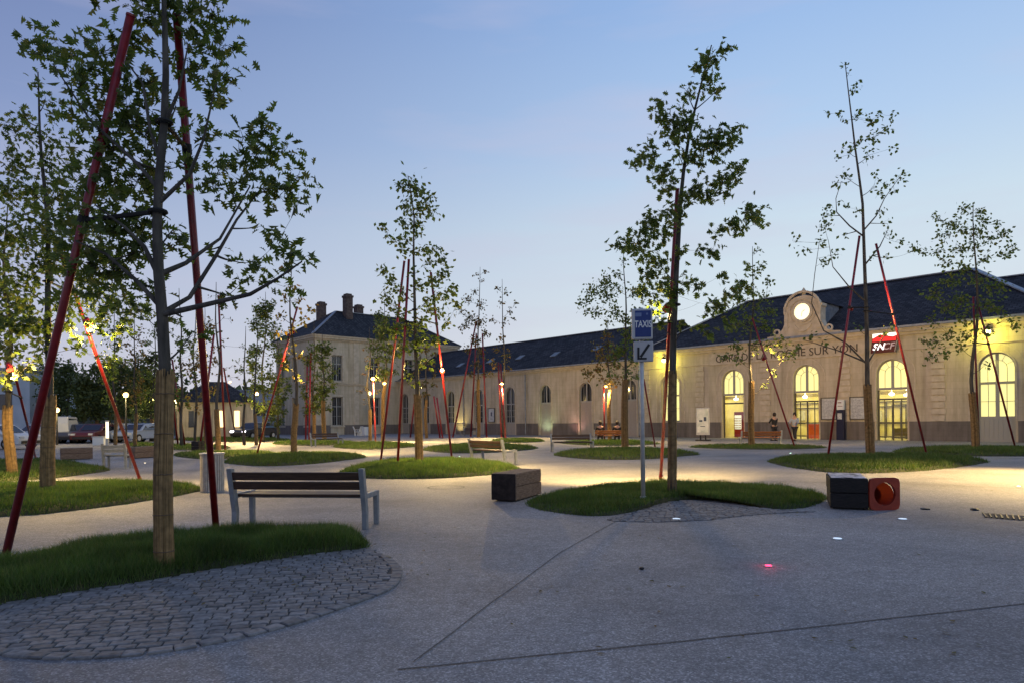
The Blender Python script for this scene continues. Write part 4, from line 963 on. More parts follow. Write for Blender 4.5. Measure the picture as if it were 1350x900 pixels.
def tree(label, foot, top_px, Y=None, blobs=(), r0=.07, wrap=None, wrapw=0, leaf=.12, big=False, dens=1, lm=None, spread=None, seed=1, tbend=0, group=GT, bare=0, name='young_tree', back=0, via=(), limbs=(), fluff=.22, tw=True):
    """foot: pixel of the trunk foot; top_px: pixel of the leader tip; blobs: (px,py,radius px) foliage clumps hung on real branches"""
    random.seed(seed); base = G(*foot) if Y is None else Vector((G(foot[0],foot[1]).x*0+P(foot[0],foot[1],Y).x, Y, 0))
    Y = base.y; k = Y/900; top = P(top_px[0], top_px[1], Y+tbend)
    root = thing(name, label, 'tree', (base.x, base.y, 0), 0, group); H = top.z; off = base
    N = 14; tr = []
    for i in range(N+1):
        t = i/N; q = Vector((base.x, base.y, 0)).lerp(top, t); wob = sin(t*pi)*(.035 if not via else .012)*H
        if via:
            cp = [Vector((base.x, base.y, 0))]+[P(vx, vy, Y+tbend*(1-vy/foot[1])) for vx, vy in via]+[top]; zq = t*H
            for a_, b_ in zip(cp, cp[1:]):
                if a_.z <= zq <= b_.z+1e-6: q = a_.lerp(b_, (zq-a_.z)/(b_.z-a_.z)); break
        q += Vector((noise.noise(Vector((seed*3.1,t*3,0)))*wob, noise.noise(Vector((seed*1.7,t*3,5)))*wob, 0)); tr.append(q)
    tr[0].z = -.02
    rad = [r0*(1-.93*(i/N))**.9+.004 for i in range(N+1)]; rad[0] *= 1.15
    b = MB(); b.tube(tr, rad, 9); b.build('trunk', M_BARK, root, smooth=True, off=off)
    def at(z):
        t = max(0, min(.999, z/H)); i = int(t*N); return tr[i].lerp(tr[i+1], t*N-i), rad[i]
    if wrap:
        zt = P(foot[0], wrap, Y).z; wr = wrapw*k/2 if wrapw else r0*1.5; w_ = MB(); cnt = 46 if big else 26
        for i in range(cnt):
            a = 2*pi*i/cnt+random.uniform(-.03,.03); hh = zt+random.uniform(-.05,.06); pts = []; rr = []
            for j in range(7):
                t = j/6; c, _ = at(t*hh); c = Vector(c); rj = wr*(1.04-.12*t)+random.uniform(-.003,.003); aa = a+.04*sin(t*5+i); pts.append((c.x+cos(aa)*rj, c.y+sin(aa)*rj, max(0,t*hh))); rr.append(wr*pi/cnt*1.25*random.uniform(.75,1.15))
            w_.tube(pts, rr, 5)
        w_.build('reed_wrap', M_WRAP, root, off=off)
        bands = MB()
        for z in [zt*q for q in (.12,.3,.5,.7,.9)]:
            c, _ = at(z); rj = wr*(1.04-.12*z/zt)+wr*.12
            bands.tube([(c.x+cos(2*pi*i/20)*rj, c.y+sin(2*pi*i/20)*rj, z+random.uniform(-.004,.004)) for i in range(21)], .0035+.0004*Y*.1, 4)
        bands.build('wire_bands', mat('rusty_wire', (.10,.07,.05), .6), root, off=off)
    br = MB(); lv = MB(); V, F = lv.v, lv.f; lf = leaf_big if big else leaf_small
    sp = spread or .5; items = []
    for (bx_, by_, br_, *dd_) in blobs:
        dist = abs(bx_-(foot[0]+(top_px[0]-foot[0])*.6))*k; dz = random.uniform(-1+back,1)*max(.25, dist*.9, br_*k*.8)*sp+back*.35
        items.append((P(bx_, by_, Y+(dd_[0] if dd_ else dz)), br_*k))
    def hz_(c): a_, _ = at(c.z); return Vector((c.x-a_.x, c.y-a_.y, 0)).length
    items.sort(key=lambda it: hz_(it[0])); nodes = []            # nodes on branches already grown: (point, radius)
    for li, lm_ in enumerate(limbs):
        dd = [.9, -.7, .3, -.4, .7, -.2][li % 6]; pl = []
        s0, rs0 = at(P(lm_[0][0], lm_[0][1], Y).z)
        for j, (lx, ly) in enumerate(lm_): pl.append(P(lx, ly, Y+dd*abs(lx-lm_[0][0])*k*.7) if j else Vector(s0))
        rl = [max(.003, min(rs0*.55, .03)*(1-.75*j/(len(pl)-1))) for j in range(len(pl))]; br.tube(pl, rl, 6, cap=False)
        for j in range(len(pl)-1):
            for t in (.25, .5, .75, 1): nodes.append((pl[j].lerp(pl[j+1], t), rl[j+1]))
    for c, R in items:
        h = hz_(c); best = None
        sz = max(H*.2, min(c.z-h*random.uniform(.45,.85)-.08, H*.985)); s, rs = at(sz); rs = min(rs*.55, .009+.011*h); cost0 = (c-s).length*(1.0+.25*min(1, h/1.0)); best = (cost0, s, rs, True)
        for q, rq in nodes:
            dv = c-q; l = dv.length
            if l < .05 or dv.z < -.25*l: continue
            cs = l*1.25+(.25*l if hz_(q) > h*.95 else 0)
            if cs < best[0]: best = (cs, q, rq*.8, False)
        _, s, rb, tk = best; pts = []; n = 5; l = (c-s).length
        mid = s.lerp(c, .5)+Vector((0,0,-l*(.14 if tk else .06)))+rv(.045*l)
        for i in range(n+1):
            t = i/n; pts.append((1-t)**2*s+2*t*(1-t)*mid+t*t*c)
        mn = .0016*max(1,Y/12); br.tube(pts, [max(mn, rb*(1-.62*i/n)) for i in range(n+1)], 5 if Y < 15 else 4, cap=False)
        for i in range(2, n+1): nodes.append((pts[i], max(mn, rb*(1-.62*i/n))))
        cnt = max(3, int(dens*10*(R/leaf)**2)); nt_ = max(3, min(14, cnt//4)); per = max(1, round(cnt/nt_))
        for j in range(nt_):
            d = rv(); d.normalize(); e = c+d*R*random.uniform(.4,1.1); e.z += .1*R; st = pts[random.choice((n-2,n-1,n))]
            m2 = st.lerp(e, .5)+rv(R*.1)
            if tw: br.tube([st, m2, e], [.0032*max(1,Y/14), .0022*max(1,Y/14), .0012*max(1,Y/14)], 3, cap=False)
            for l_ in range(per):
                t = random.uniform(.2,1.1); q = st.lerp(m2, t*2) if t < .5 else m2.lerp(e, t*2-1)
                q = q+rv(R*fluff+.015); ax = (e-st).normalized()*.5+rv(.6)+Vector((.35,0,-.45)); lf(V, F, q, leaf*random.uniform(.65,1.25), ax, rv()+Vector((0,0,1.2)))
    br.build('branches', M_BARK, root, smooth=True, off=off)
    lv.build('crown', lm or M_LEAFA, root, off=off)
    return root, at, Y, H
GPL = 'red leaning support poles of the young trees'
POLES = {}
def pole(tag_, foot, top, trunk=None, label='', Yt=None, r_=.038, brace=None, blend=.8):
    """one red pole; foot and top pixels; its top leans in to the trunk's depth"""
    p = G(*foot); p.z = .02; Yt = Yt if Yt else trunk[2]; Yq = p.y+(Yt-p.y)*blend; q = P(top[0], top[1], Yq); r_ = max(r_, 1.05*Yq/900)
    o = thing('support_pole', label, 'pole', p, 0, GPL); b = MB(); b.tube([p, q], r_, 12); b.build('tube', M_RED, o, smooth=True, off=p)
    c = MB(); d = (q-p).normalized(); c.tube([q-d*.0, q+d*.02], [r_*1.12, r_*1.05], 12); c.tube([p-d*.02, p+d*.09], [r_*1.25, r_*1.25], 12); c.build('end_caps', M_RED, o, off=p)
    if brace and trunk:
        s = p.lerp(q, brace); c, rs = trunk[1](s.z); m = MB(); m.tube([s, (c.x, c.y, s.z)], .022, 6); m.tube([(c.x+cos(2*pi*i/14)*(rs+.03), c.y+sin(2*pi*i/14)*(rs+.03), s.z) for i in range(15)], .018, 5)
        m.tube([s-d*.05, s+d*.05], r_*1.3, 10); m.build('brace', M_STRAP, o, off=p)
    POLES[tag_] = (p, q); return p, q

T1B = [(120,5,14),(60,60,24),(45,72,16),(90,75,26),(130,70,28),(110,110,30),(150,110,32),(180,60,24),(185,20,28),(215,20,30),(250,15,28),(285,22,22),(300,60,22),(292,100,26),(265,70,20),(285,122,16),(240,80,22),(200,110,26),(170,150,32),(130,160,30),(90,150,16),(190,180,30),(150,200,32),(212,170,18),(232,140,14),(215,225,24),(180,240,36),(130,235,34),(100,250,34),(100,310,36),(140,300,40),(180,290,30),(120,350,36),(150,360,30),(190,330,24),(205,380,16),(230,300,16),(270,180,20),(260,210,18),(280,240,22),(320,180,22),(350,172,20),(345,200,26),(375,200,20),(392,232,20),(380,262,22),(350,250,24),(320,240,20),(300,220,20),(397,262,12),(310,270,14),(240,330,12),(365,320,20),(385,345,18),(402,340,14),(340,345,16),(320,370,14),(355,370,14),(385,380,12),(300,390,12),(252,440,12),(240,418,8),(310,345,10),(125,385,20),(170,400,18),(205,430,10),(70,290,24),(85,380,22),(160,-20,30),(220,-25,36),(280,-15,22),(240,-60,34),(200,-90,26),(340,300,9),(275,330,8)]
t1 = tree('large young oak with reed-wrapped trunk nearest the camera', (217,757), (212,-170), blobs=T1B, r0=.068, wrap=492, wrapw=22, leaf=.108, big=True, dens=1.55, seed=21, spread=.55, fluff=.40, back=.75, limbs=[[(213,412),(250,392),(285,337),(312,290),(345,248)],[(213,414),(262,404),(330,388),(365,368),(398,345)],[(210,405),(180,370),(140,335),(100,318)],[(210,365),(190,325),(165,300),(125,270)],[(215,362),(245,347),(290,315),(330,245)],[(213,165),(236,120),(248,60)],[(212,215),(198,170),(188,110),(150,60)],[(214,270),(250,230),(268,185),(285,110)],[(212,250),(180,215),(120,160),(70,85)]])
pole('a', (5,745), (172,22), t1, 'long red pole crossing the near-left oak, its foot at the island edge', brace=.64)
pole('b', (286,714), (233,22), t1, 'long red pole beside the nearest bench, leaning to the near-left oak', brace=.78)
T2B = [(45,110,9),(60,130,9),(30,150,12),(70,150,11),(10,170,15),(50,180,13),(80,190,12),(20,210,18),(60,215,16),(95,215,13),(40,250,24),(80,255,22),(10,250,22),(50,300,28),(100,300,25),(15,310,27),(130,330,24),(70,350,30),(20,370,28),(120,380,24),(40,420,27),(85,410,22),(150,400,18),(10,430,18),(180,410,13),(130,430,13),(165,425,12),(147,480,10),(110,455,11),(55,460,14),(130,405,12),(140,470,8),(88,432,8,1.1),(118,428,8,1.2),(132,408,7,1.1),(150,440,8,1.2),(166,428,7,1.1),(146,478,7,1.2),(100,445,7,1.0),(120,400,6,1.3)]
t2 = tree('young oak with wrapped trunk on the second grass island from the left', (63,655), (50,95), blobs=T2B, r0=.08, wrap=523, wrapw=16, leaf=.12, big=True, dens=1.6, seed=4, fluff=.36)
pole('c', (185,634), (72,312), t2, 'red pole leaning left, its foot at the far rim of the second island', brace=.8)
T3B = [(5,380,20),(25,400,18),(5,420,20),(40,430,16),(10,460,20),(30,480,14),(8,500,12),(45,495,10),(0,340,18),(55,450,10),(-20,400,20),(-15,450,16),(12,468,9,-1.0),(26,492,8,-1.1),(-2,492,9,-1.0),(40,478,6,-1.1),(5,505,7,-1.1)]
t3 = tree('young oak with wrapped trunk at the left edge behind the second island', (17,629), (10,270), blobs=T3B, r0=.08, wrap=536, wrapw=11, leaf=.16, dens=2, seed=5)
pole('d', (47,604), (20,495), t3, 'thin red pole behind the left-edge oak', brace=.8)
T4B = [(395,395,7),(375,390,6),(400,420,6),(385,430,7),(370,415,6),(380,460,7),(395,470,6),(375,480,6),(392,500,6),(410,405,5),(365,440,5),(385,375,5),(372,350,4)]
t4 = tree('slender tree on the small island before the pavilion corner', (388,602), (384,340), blobs=T4B, r0=.075, wrap=533, wrapw=7, leaf=.18, dens=1.6, fluff=.4, seed=6, lm=M_LEAFB)
pole('e', (338,601), (392,405), t4, 'red pole leaning steeply right on the small island before the pavilion', brace=.8)
T6B = [(540,240,12),(528,245,8),(550,252,12),(565,262,8),(532,270,10),(552,275,12),(570,280,8),(530,295,10),(548,292,10),(505,300,7),(510,312,6),(520,320,6),(535,315,8),(552,310,6),(530,330,8),(545,330,6),(560,330,8),(575,330,8),(585,340,8),(568,345,9),(505,355,8),(515,370,10),(510,390,10),(520,405,10),(530,385,9),(545,360,6),(555,375,9),(570,370,9),(580,365,10),(590,355,6),(598,380,8),(590,395,9),(575,390,8),(560,400,9),(602,400,6),(575,410,10),(555,425,10),(535,430,12),(520,435,10),(505,430,8),(590,425,8),(560,445,10),(545,455,12),(530,460,10),(575,450,8),(510,455,8),(550,480,9),(535,490,7),(565,475,7),(545,505,6)]
t6 = tree('tall young tree with orange lit wrap on the middle island behind the nearest bench', (553,615), (538,232), blobs=T6B, r0=.08, wrap=521, wrapw=9.5, leaf=.15, dens=2.1, fluff=.36, seed=7, via=((549,480),(547.5,400),(545,330),(546,280)))
pole('f', (502,608), (533,345), t6, 'leftmost red pole of the tree with the orange lit wrap', brace=.75)
pole('g', (524,616), (539,343), t6, 'red pole between the leftmost pole and the orange lit wrap', brace=.7)
pole('h', (596,606), (568,360), t6, 'right-hand red pole of the tree with the orange lit wrap', brace=.75)
T7B = [(615,395,6),(625,385,5),(635,400,6),(618,420,8),(632,425,8),(610,430,6),(640,440,6),(625,450,8),(615,460,6),(635,465,6),(628,480,7),(618,490,5),(640,490,5),(605,410,5),(635,370,3),(640,357,3),(629,360,3)]
t7 = tree('thin tree before the wing wall, just beyond the angled bench', (631,575.5), (633,352), blobs=T7B, r0=.11, wrap=500, wrapw=4, leaf=.24, dens=1.6, fluff=.4, seed=8, lm=M_LEAFB)
pole('i', (597,575.8), (628,424), t7, 'thin far red pole slanting right before the wing wall', r_=.06)
pole('j', (620.7,574.8), (628,440), t7, 'thin far red pole beside the poster on the wing wall, left of the trunk', r_=.06)
pole('k', (641.5,575.5), (636,440), t7, 'thin far red pole just left of the framed wall poster', r_=.06)
T66 = [(655,380,4),(668,385,4),(660,400,4),(672,410,4),(650,420,4),(665,425,5),(678,420,3),(660,445,5),(655,460,6),(668,470,6),(650,480,5),(645,490,4),(672,485,4),(680,400,3)]
t66 = tree('thin sparse tree with rust leaves right of the framed wall poster', (664,576), (662,368), blobs=T66, r0=.1, leaf=.24, dens=1.3, fluff=.4, seed=9, lm=M_LEAFB)
pole('l', (661,576.2), (657,478), t66, 'left of two close far red poles behind the angled bench', r_=.06)
pole('m', (666.5,577), (660,480), t66, 'right of two close far red poles behind the angled bench', r_=.06)
t56 = tree('small rust-leaved tree before the third dark arch of the wing', (562.5,577), (561,440), blobs=[(560,460,7),(550,470,6),(572,465,6),(562,482,8),(548,490,7),(575,490,7),(556,505,7),(570,508,6),(562,520,6)], r0=.11, wrap=527, wrapw=3.5, leaf=.28, dens=1, seed=10, lm=M_LEAFB)
pole('n', (541,576), (547.5,520), t56, 'short far red pole left of the small rust-leaved tree', r_=.05)
pole('o', (580,576.5), (572,522), t56, 'left of two far red poles beside the small rust-leaved tree', r_=.05)
pole('p', (583.5,577), (576,524), t56, 'right of two far red poles beside the small rust-leaved tree', r_=.05)
T80 = [(790,470,10),(800,455,10),(785,485,8),(810,480,10),(795,500,8),(775,495,6),(815,500,8),(805,508,6),(770,490,5),(800,440,8),(812,465,7),(785,455,6)]
t80 = tree('small tree with rust leaves behind the people on the orange bench', (804,582), (801,425), blobs=T80, r0=.1, wrap=514, wrapw=4.5, leaf=.24, dens=1.5, fluff=.4, seed=12, lm=M_LEAFB)
pole('q', (797,582), (796,508), t80, 'far red pole in front of the people on the orange bench', r_=.05)
T82 = [(795,375,12),(780,385,10),(800,390,12),(815,380,8),(770,410,6),(785,410,8),(810,410,10),(825,420,10),(800,425,6),(775,395,5),(830,440,12),(820,460,11),(835,475,9),(810,470,9),(845,455,8),(828,490,7),(840,495,6),(812,360,6),(822,345,5),(805,490,6),(765,400,5),(842,410,8),(838,385,8)]
t82 = tree('young tree on the low island immediately left of the taxi sign', (824,593), (822,335), blobs=T82, r0=.085, wrap=500, wrapw=8, leaf=.16, dens=1.8, fluff=.4, seed=13)
pole('r', (863.5,588), (849,500), t82, 'thin red pole leaning left just right of the taxi sign pole')
pole('r2', (800,596), (816,390), t82, 'thin red pole hidden in the leaves left of the taxi sign') if False else None
T8B = [(955,64,8),(920,85,13),(940,75,12),(935,110,11),(945,120,8),(905,120,10),(865,135,8),(868,150,12),(880,160,13),(905,160,15),(895,172,13),(885,185,10),(925,185,13),(945,175,13),(965,175,10),(978,170,6),(940,195,15),(960,190,10),(850,210,12),(838,215,8),(860,200,10),(875,225,13),(895,205,11),(860,230,10),(875,242,12),(915,205,8),(925,215,8),(965,230,12),(955,240,13),(975,225,8),(945,240,8),(920,250,13),(935,255,10),(905,260,10),(960,255,8),(985,280,13),(1000,286,10),(965,295,10),(975,300,9),(1005,292,6),(945,305,8),(940,330,10),(925,330,8),(900,275,8),(880,280,10),(860,290,12),(850,300,13),(895,295,8),(870,310,12),(845,320,13),(815,318,9),(830,325,11),(855,340,13),(870,350,12),(895,330,8),(855,365,12),(870,380,12),(890,385,8),(915,380,9),(850,390,11),(905,370,8),(935,405,9),(950,400,9),(965,385,11),(980,375,10),(995,388,8),(985,352,6),(955,360,7),(925,430,7),(940,440,7),(960,420,9),(900,430,7),(867,420,9),(880,400,8),(864,396,7,2.1),(880,384,7,2.0),(860,412,6,2.1),(848,382,7,2.1),(866,378,7,2.2),(940,405,7,1.6),(958,395,7,1.6)]
t8 = tree('tall young oak on the island behind the taxi sign', (886,656), (938,60), blobs=T8B, r0=.075, wrap=492, wrapw=11, leaf=.12, big=True, dens=2.3, fluff=.36, seed=14, tbend=.3, via=((887,450),(889,340),(895,250),(908,180),(922,120)))
pole('s', (871,631), (893,250), t8, 'tall red pole standing beside the dark trunk behind the taxi sign', brace=.6)
T9B = [(1000,330,5),(1005,350,6),(1012,370,6),(995,360,7),(985,380,8),(1010,390,7),(975,400,9),(995,405,9),(1015,410,9),(965,430,9),(985,425,11),(1010,430,11),(1030,450,9),(970,455,9),(995,455,9),(955,470,7),(1015,455,8),(1037,465,8),(1020,490,5),(975,475,6),(1008,505,4),(1048,465,6)]
t9 = tree('young tree growing in front of the bench before the lit doors', (991,588.5), (992,325), blobs=T9B, r0=.08, wrap=503, wrapw=7, leaf=.17, dens=1.6, fluff=.4, seed=15)
pole('t', (1048,590), (992,420), t9, 'red pole leaning left between the orange lit bench and the second door', brace=.8)
T10B = [(1114,84,4),(1120,95,3),(1130,110,5),(1128,118,4),(1090,150,4),(1107,148,4),(1110,160,4),(1130,152,6),(1148,158,6),(1160,150,4),(1176,153,5),(1168,168,7),(1152,162,6),(1145,185,7),(1155,180,6),(1135,182,4),(1178,195,4),(1145,205,7),(1118,198,5),(1110,195,4),(1100,210,4),(1112,230,7),(1125,190,4),(1155,228,5),(1192,225,5),(1186,235,6),(1170,245,6),(1180,255,5),(1152,247,5),(1160,255,5),(1090,273,6),(1085,285,7),(1088,295,6),(1112,273,5),(1130,275,5),(1100,240,4),(1160,282,5),(1170,295,5),(1172,310,5),(1045,318,5),(1057,330,5),(1083,318,6),(1105,335,6),(1085,345,6),(1080,300,5),(1110,310,4),(1150,340,5),(1170,340,4),(1190,320,5),(1205,330,5),(1045,455,5),(1070,440,5),(1085,450,4),(1130,430,4),(1165,440,5),(1175,430,4)]
t10 = tree('tall sparse young tree on the island before the rightmost open door', (1148,605), (1114,82), blobs=T10B, r0=.085, wrap=508, wrapw=9.5, leaf=.135, dens=1.5, fluff=.4, seed=16, via=((1143,430),(1139,330),(1136,270),(1126,200),(1120,140)), limbs=[[(1141,312),(1120,298),(1103,280),(1102,262),(1109,240)],[(1142,398),(1120,379),(1098,352),(1092,317)],[(1143,480),(1115,452),(1086,436),(1070,400),(1074,362),(1080,320)],[(1140,304),(1155,285),(1166,262),(1190,228)],[(1141,350),(1160,325),(1172,300)],[(1143,478),(1105,462),(1060,448)],[(1143,480),(1158,455),(1172,432)]])
pole('u', (1091,606), (1133,312), t10, 'left red pole of the pair flanking the tall sparse tree', brace=.68)
pole('v', (1222,601), (1155,322), t10, 'right red pole of the pair flanking the tall sparse tree', brace=.68)
T11B = [(1270,275,8),(1290,280,8),(1240,290,6),(1228,285,5),(1255,295,9),(1300,290,8),(1270,305,10),(1245,310,9),(1290,305,10),(1315,295,6),(1325,310,8),(1335,325,6),(1310,315,8),(1235,330,8),(1260,330,10),(1285,325,10),(1325,335,8),(1205,325,6),(1215,335,6),(1245,345,8),(1300,340,8),(1270,355,11),(1250,370,11),(1295,370,11),(1230,385,10),(1315,380,10),(1265,395,11),(1245,405,11),(1300,400,11),(1225,420,8),(1270,420,11),(1320,410,9),(1342,430,8),(1250,440,9),(1235,450,9),(1225,470,8),(1275,440,9),(1300,435,8),(1330,420,6),(1245,465,7),(1265,455,7),(1300,480,5),(1215,450,6)]
t11 = tree('broad young tree on the rightmost island before the lit arched window', (1286,594), (1283,268), blobs=T11B, r0=.085, wrap=518, wrapw=8, leaf=.15, dens=1.6, fluff=.42, seed=17)
pole('w', (1291,593), (1283,392), t11, 'upright red pole against the trunk of the rightmost tree', brace=.7)
pole('x', (1339,592), (1287,392), t11, 'rightmost red pole, leaning left across the lit arched window', brace=.7)

def auto(label, foot, top, cy0, cy1, hw, n, rp, seed, **kw):
    random.seed(seed*31); bl = []
    for i in range(n):
        y = random.uniform(cy0, cy1); t = (y-cy0)/(cy1-cy0); w_ = hw*(.35+.65*sin(min(1,t*1.5)*pi/2))*(1 if t < .8 else .8); bl.append((top[0]+(foot[0]-top[0])*t+random.uniform(-w_, w_), y, rp*random.uniform(.7,1.3)))
    return tree(label, foot, top, blobs=bl, seed=seed, **kw)
GF = 'young trees in the far part of the square'
ta = auto('bare thin tree behind the litter bin', (288,595), (285,372), 385, 500, 34, 26, 4, 31, r0=.09, wrap=540, wrapw=6, leaf=.16, dens=.35, lm=M_LEAFB, group=GF)
pole('y', (263,594.5), (282,440), ta, 'far red pole leaning right beside the litter bin', r_=.05)
pole('z', (297,594), (288,390), ta, 'far red pole right of the litter bin, nearly upright', r_=.05)
pole('aa', (311,576.5), (295,485), ta, 'far red pole leaning left before the hut', r_=.05, Yt=50)
tb = auto('thin leafy tree left of the hut', (240,590), (236,380), 420, 535, 24, 26, 6, 32, r0=.09, leaf=.2, dens=.8, group=GF)
pole('ab', (235,588.5), (227,525), tb, 'short far red pole in front of the far street lamp', r_=.05); pole('ac', (244,588.5), (227,474), tb, 'far red pole leaning left before the far street lamp', r_=.05)
auto('thin leafy tree just right of the big wrapped trunk', (257,587), (258,405), 440, 540, 20, 22, 5, 33, r0=.09, leaf=.2, dens=.7, lm=M_LEAFB, group=GF)
auto('thin leafy tree right of the hut roof', (322,586), (324,430), 450, 535, 18, 20, 5, 34, r0=.09, leaf=.2, dens=.6, group=GF)
tc_ = auto('dark leafy tree behind the steep red pole', (347,582), (350,385), 395, 550, 22, 46, 8, 35, r0=.1, leaf=.22, dens=1.2, group=GF)
auto('dark leafy tree beside the pavilion edge', (367,580), (366,430), 440, 560, 14, 26, 7, 36, r0=.1, leaf=.24, dens=1.2, group=GF)
td = auto('small leafy tree at the pavilion corner', (414,580), (414,420), 455, 545, 15, 26, 7, 37, r0=.1, wrap=530, wrapw=4, leaf=.22, dens=1.1, group=GF)
pole('ad', (403,580), (405.5,468), td, 'left of a close pair of red poles at the pavilion corner', r_=.06); pole('ae', (407.5,580.5), (409.5,466), td, 'right of a close pair of red poles at the pavilion corner', r_=.06)
auto('small leafy tree before the pavilion ground floor windows', (428,582), (425,440), 450, 540, 16, 28, 7, 38, r0=.1, wrap=528, wrapw=5, leaf=.22, dens=1.1, group=GF)
te = auto('bare rust tree in front of the pavilion windows', (488,580), (487,430), 440, 530, 20, 20, 4, 39, r0=.1, wrap=540, wrapw=4, leaf=.2, dens=.5, lm=M_LEAFB, group=GF)
tf = auto('tree with orange lit trunk beside the brightest lamp', (505,581), (507,395), 410, 500, 24, 36, 7, 40, r0=.1, wrap=492, wrapw=4.5, leaf=.2, dens=1.0, group=GF)
pole('af', (495,583), (492,497), tf, 'red pole carrying the brightest lamp before the pavilion', r_=.06)
auto('thin tree behind the tallest centre tree', (497,578), (522,340), 345, 420, 14, 12, 4, 41, r0=.06, leaf=.2, dens=.4, lm=M_LEAFB, group=GF) if False else None
for i, (x, lb) in enumerate(((152,'slender tree behind the steel chair'), (178,'slender tree over the brown timber block by the big trunk'), (205,'slender tree just left of the reed-wrapped trunk'), (271,'slender tree between the hut roof and the litter bin'), (338,'slender tree with the starry lamp in its leaves'))):
    auto(lb, (x,588-2*(i > 2)), (x-1, 400+12*(i % 3)), 420, 530, 18, 26, 5, 120+i, r0=.08, wrap=545, wrapw=4, leaf=.18, dens=1.0, fluff=.4, lm=M_LEAFB if i % 2 else M_LEAFA, group=GF)
# car park row: dense lollipop trees
GR = 'dense trees in a row at the car park'
rowlab = ['dense dark tree behind the second oak at the car park', 'dense dark tree above the white van', 'dense dark tree over the dark parked cars', 'dense dark tree behind the steel chair', 'dense dark tree left of the glowing bollard', 'dense dark tree right of the glowing bollard', 'dense dark tree above the blue-white parked car', 'dense dark tree just left of the big wrapped trunk']
for i, x in enumerate((68,88,109,128,145,160,178,200)):
    random.seed(60+i); ct = random.uniform(466,492); hw_ = random.uniform(7,12); bl = [(x+random.gauss(0,hw_)*(.45+.55*min(1,(y_-ct)/35)), y_, random.uniform(5,9)) for y_ in [ct+(549-ct)*random.random()**.8 for _ in range(46)]]
    tree(rowlab[i], (x, 580+random.uniform(-1,1)), (x, ct+2), blobs=bl, r0=.16, leaf=.30, dens=1.5, fluff=.4, lm=M_LEAFD, seed=60+i, group=GR, name='car_park_tree', wrap=552 if i % 2 else None, wrapw=4, tw=False)
for i, (x, top) in enumerate(((52,490),(95,488),(150,484),(195,482),(228,492))):
    bl = [(x+random.gauss(0,13), top+(535-top)*random.random()**.8-random.uniform(0,6), random.uniform(6,11)) for _ in range(34)]
    tree(['mature tree behind the left-edge oak', 'mature tree rising behind the white van', 'mature tree rising behind the glowing bollard', 'mature tree behind the big wrapped trunk', 'mature tree beside the hut'][i], (x, 573), (x, top-5), blobs=bl, r0=.3, leaf=.6, dens=1.5, lm=M_LEAFD, seed=80+i, group='mature trees behind the car park', name='mature_tree', tw=False)

# ------------------------------------------------------------------ pole lamps
def pole_lamp(px, py, host, label, target, energy, cone=130, size=.07, t=None, Y=None, em=1, down=.5, spill=.04):
    if host:
        a, c = POLES[host]; best = min(range(101), key=lambda i: abs((lambda q: 554-(q.z-CZ)/q.y*900)(a.lerp(c, i/100))-py)); s = a.lerp(c, best/100)
        d = (c-a).normalized()
    else: s = P(px, py, Y)
    o = thing('pole_lamp', label, 'lamp', s, 0, 'small floodlights fixed to the red poles')
    tg = G(*target); dr = (tg-s).normalized(); off_ = Vector((dr.x, dr.y, 0)).normalized()*.14
    b = MB(); b.bar((0,0,0), tuple(off_), .03, .03); b.tube([off_-dr*.08, off_+dr*.0, off_+dr*.13], [.045, .075, .085], 12, cap=False); b.tube([off_-dr*.085, off_-dr*.08], [.045, .045], 12); b.build('housing', mat('lamp_housing_red', (.2,.012,.012), .4), o)
    b = MB()
    if em == 1: b.sphere(tuple(off_+dr*.075), size, 10, 7, .8)
    else: b.tube([off_+dr*.03, off_+dr*.035], [.06, .06], 12)
    b.build('lens', M_LAMP if em == 1 or py < 408 and px > 860 else mat('sodium_lens_dim', (1,.8,.5), .4, emit=(1,.45,.1), estr=.8), o)
    l = bpy.data.lights.new('flood', 'SPOT'); l.energy = energy; l.color = (1,.68,.25); l.spot_size = radians(cone); l.spot_blend = .75; l.shadow_soft_size = .1
    q = bpy.data.objects.new('flood', l); COL.objects.link(q); q.parent = o; q.location = off_+dr*.2; dd = (dr*(1-down)+Vector((0,0,-1))*down).normalized(); q.rotation_euler = dd.to_track_quat('-Z', 'Y').to_euler()
    l = bpy.data.lights.new('spill', 'POINT'); l.energy = energy*spill; l.color = (1,.66,.2); l.shadow_soft_size = .08
    q2 = bpy.data.objects.new('spill', l); COL.objects.link(q2); q2.parent = o; q2.location = off_+dr*.3+off_*.8
    return o
pole_lamp(871,403,'s','lamp on the tall red pole behind the taxi sign', (750,611), 5200, em=.35, cone=96, down=.40, spill=.03)
pole_lamp(1120,409,'u','lamp on the left red pole of the tall sparse tree', (1235,575), 800, cone=150, em=.3, down=0, spill=0.002)
FL = []
pole_lamp(1018,474,'t','glowing lamp on the red pole before the second door', (955,584), 800, spill=.01)
pole_lamp(492,497,'af','brightest starry lamp on its red pole before the pavilion', (480,587), 5000, size=.16)
pole_lamp(503,504,None,'second glowing lamp beside the brightest one', (580,583), 6000, Y=46, size=.12)
pole_lamp(659,505,'m','orange lamp on the far red poles behind the angled bench', (655,584), 8000, size=.13)
pole_lamp(583,487,'h','lamp on the right-hand pole of the middle island tree', (600,636), 3000, em=.5, cone=95, spill=.14)
pole_lamp(385,432,'e','lamp high on the steep red pole of the small island before the pavilion', (425,596), 9000, em=.4, down=.3, cone=105, spill=.02)
pole_lamp(338,518,None,'starry orange lamp in the dark leafy tree left of the pavilion', (350,590), 5000, spill=.1, cone=105, Y=48, size=.14)
pole_lamp(105,420,'c','lamp among gold lit leaves on the red pole of the second island', (200,655), 1500, em=.4, cone=105, spill=.3)
pole_lamp(8,482,None,'lamp in gold lit leaves at the left edge', (60,638), 1500, em=.7, cone=105, spill=.3, Y=17)
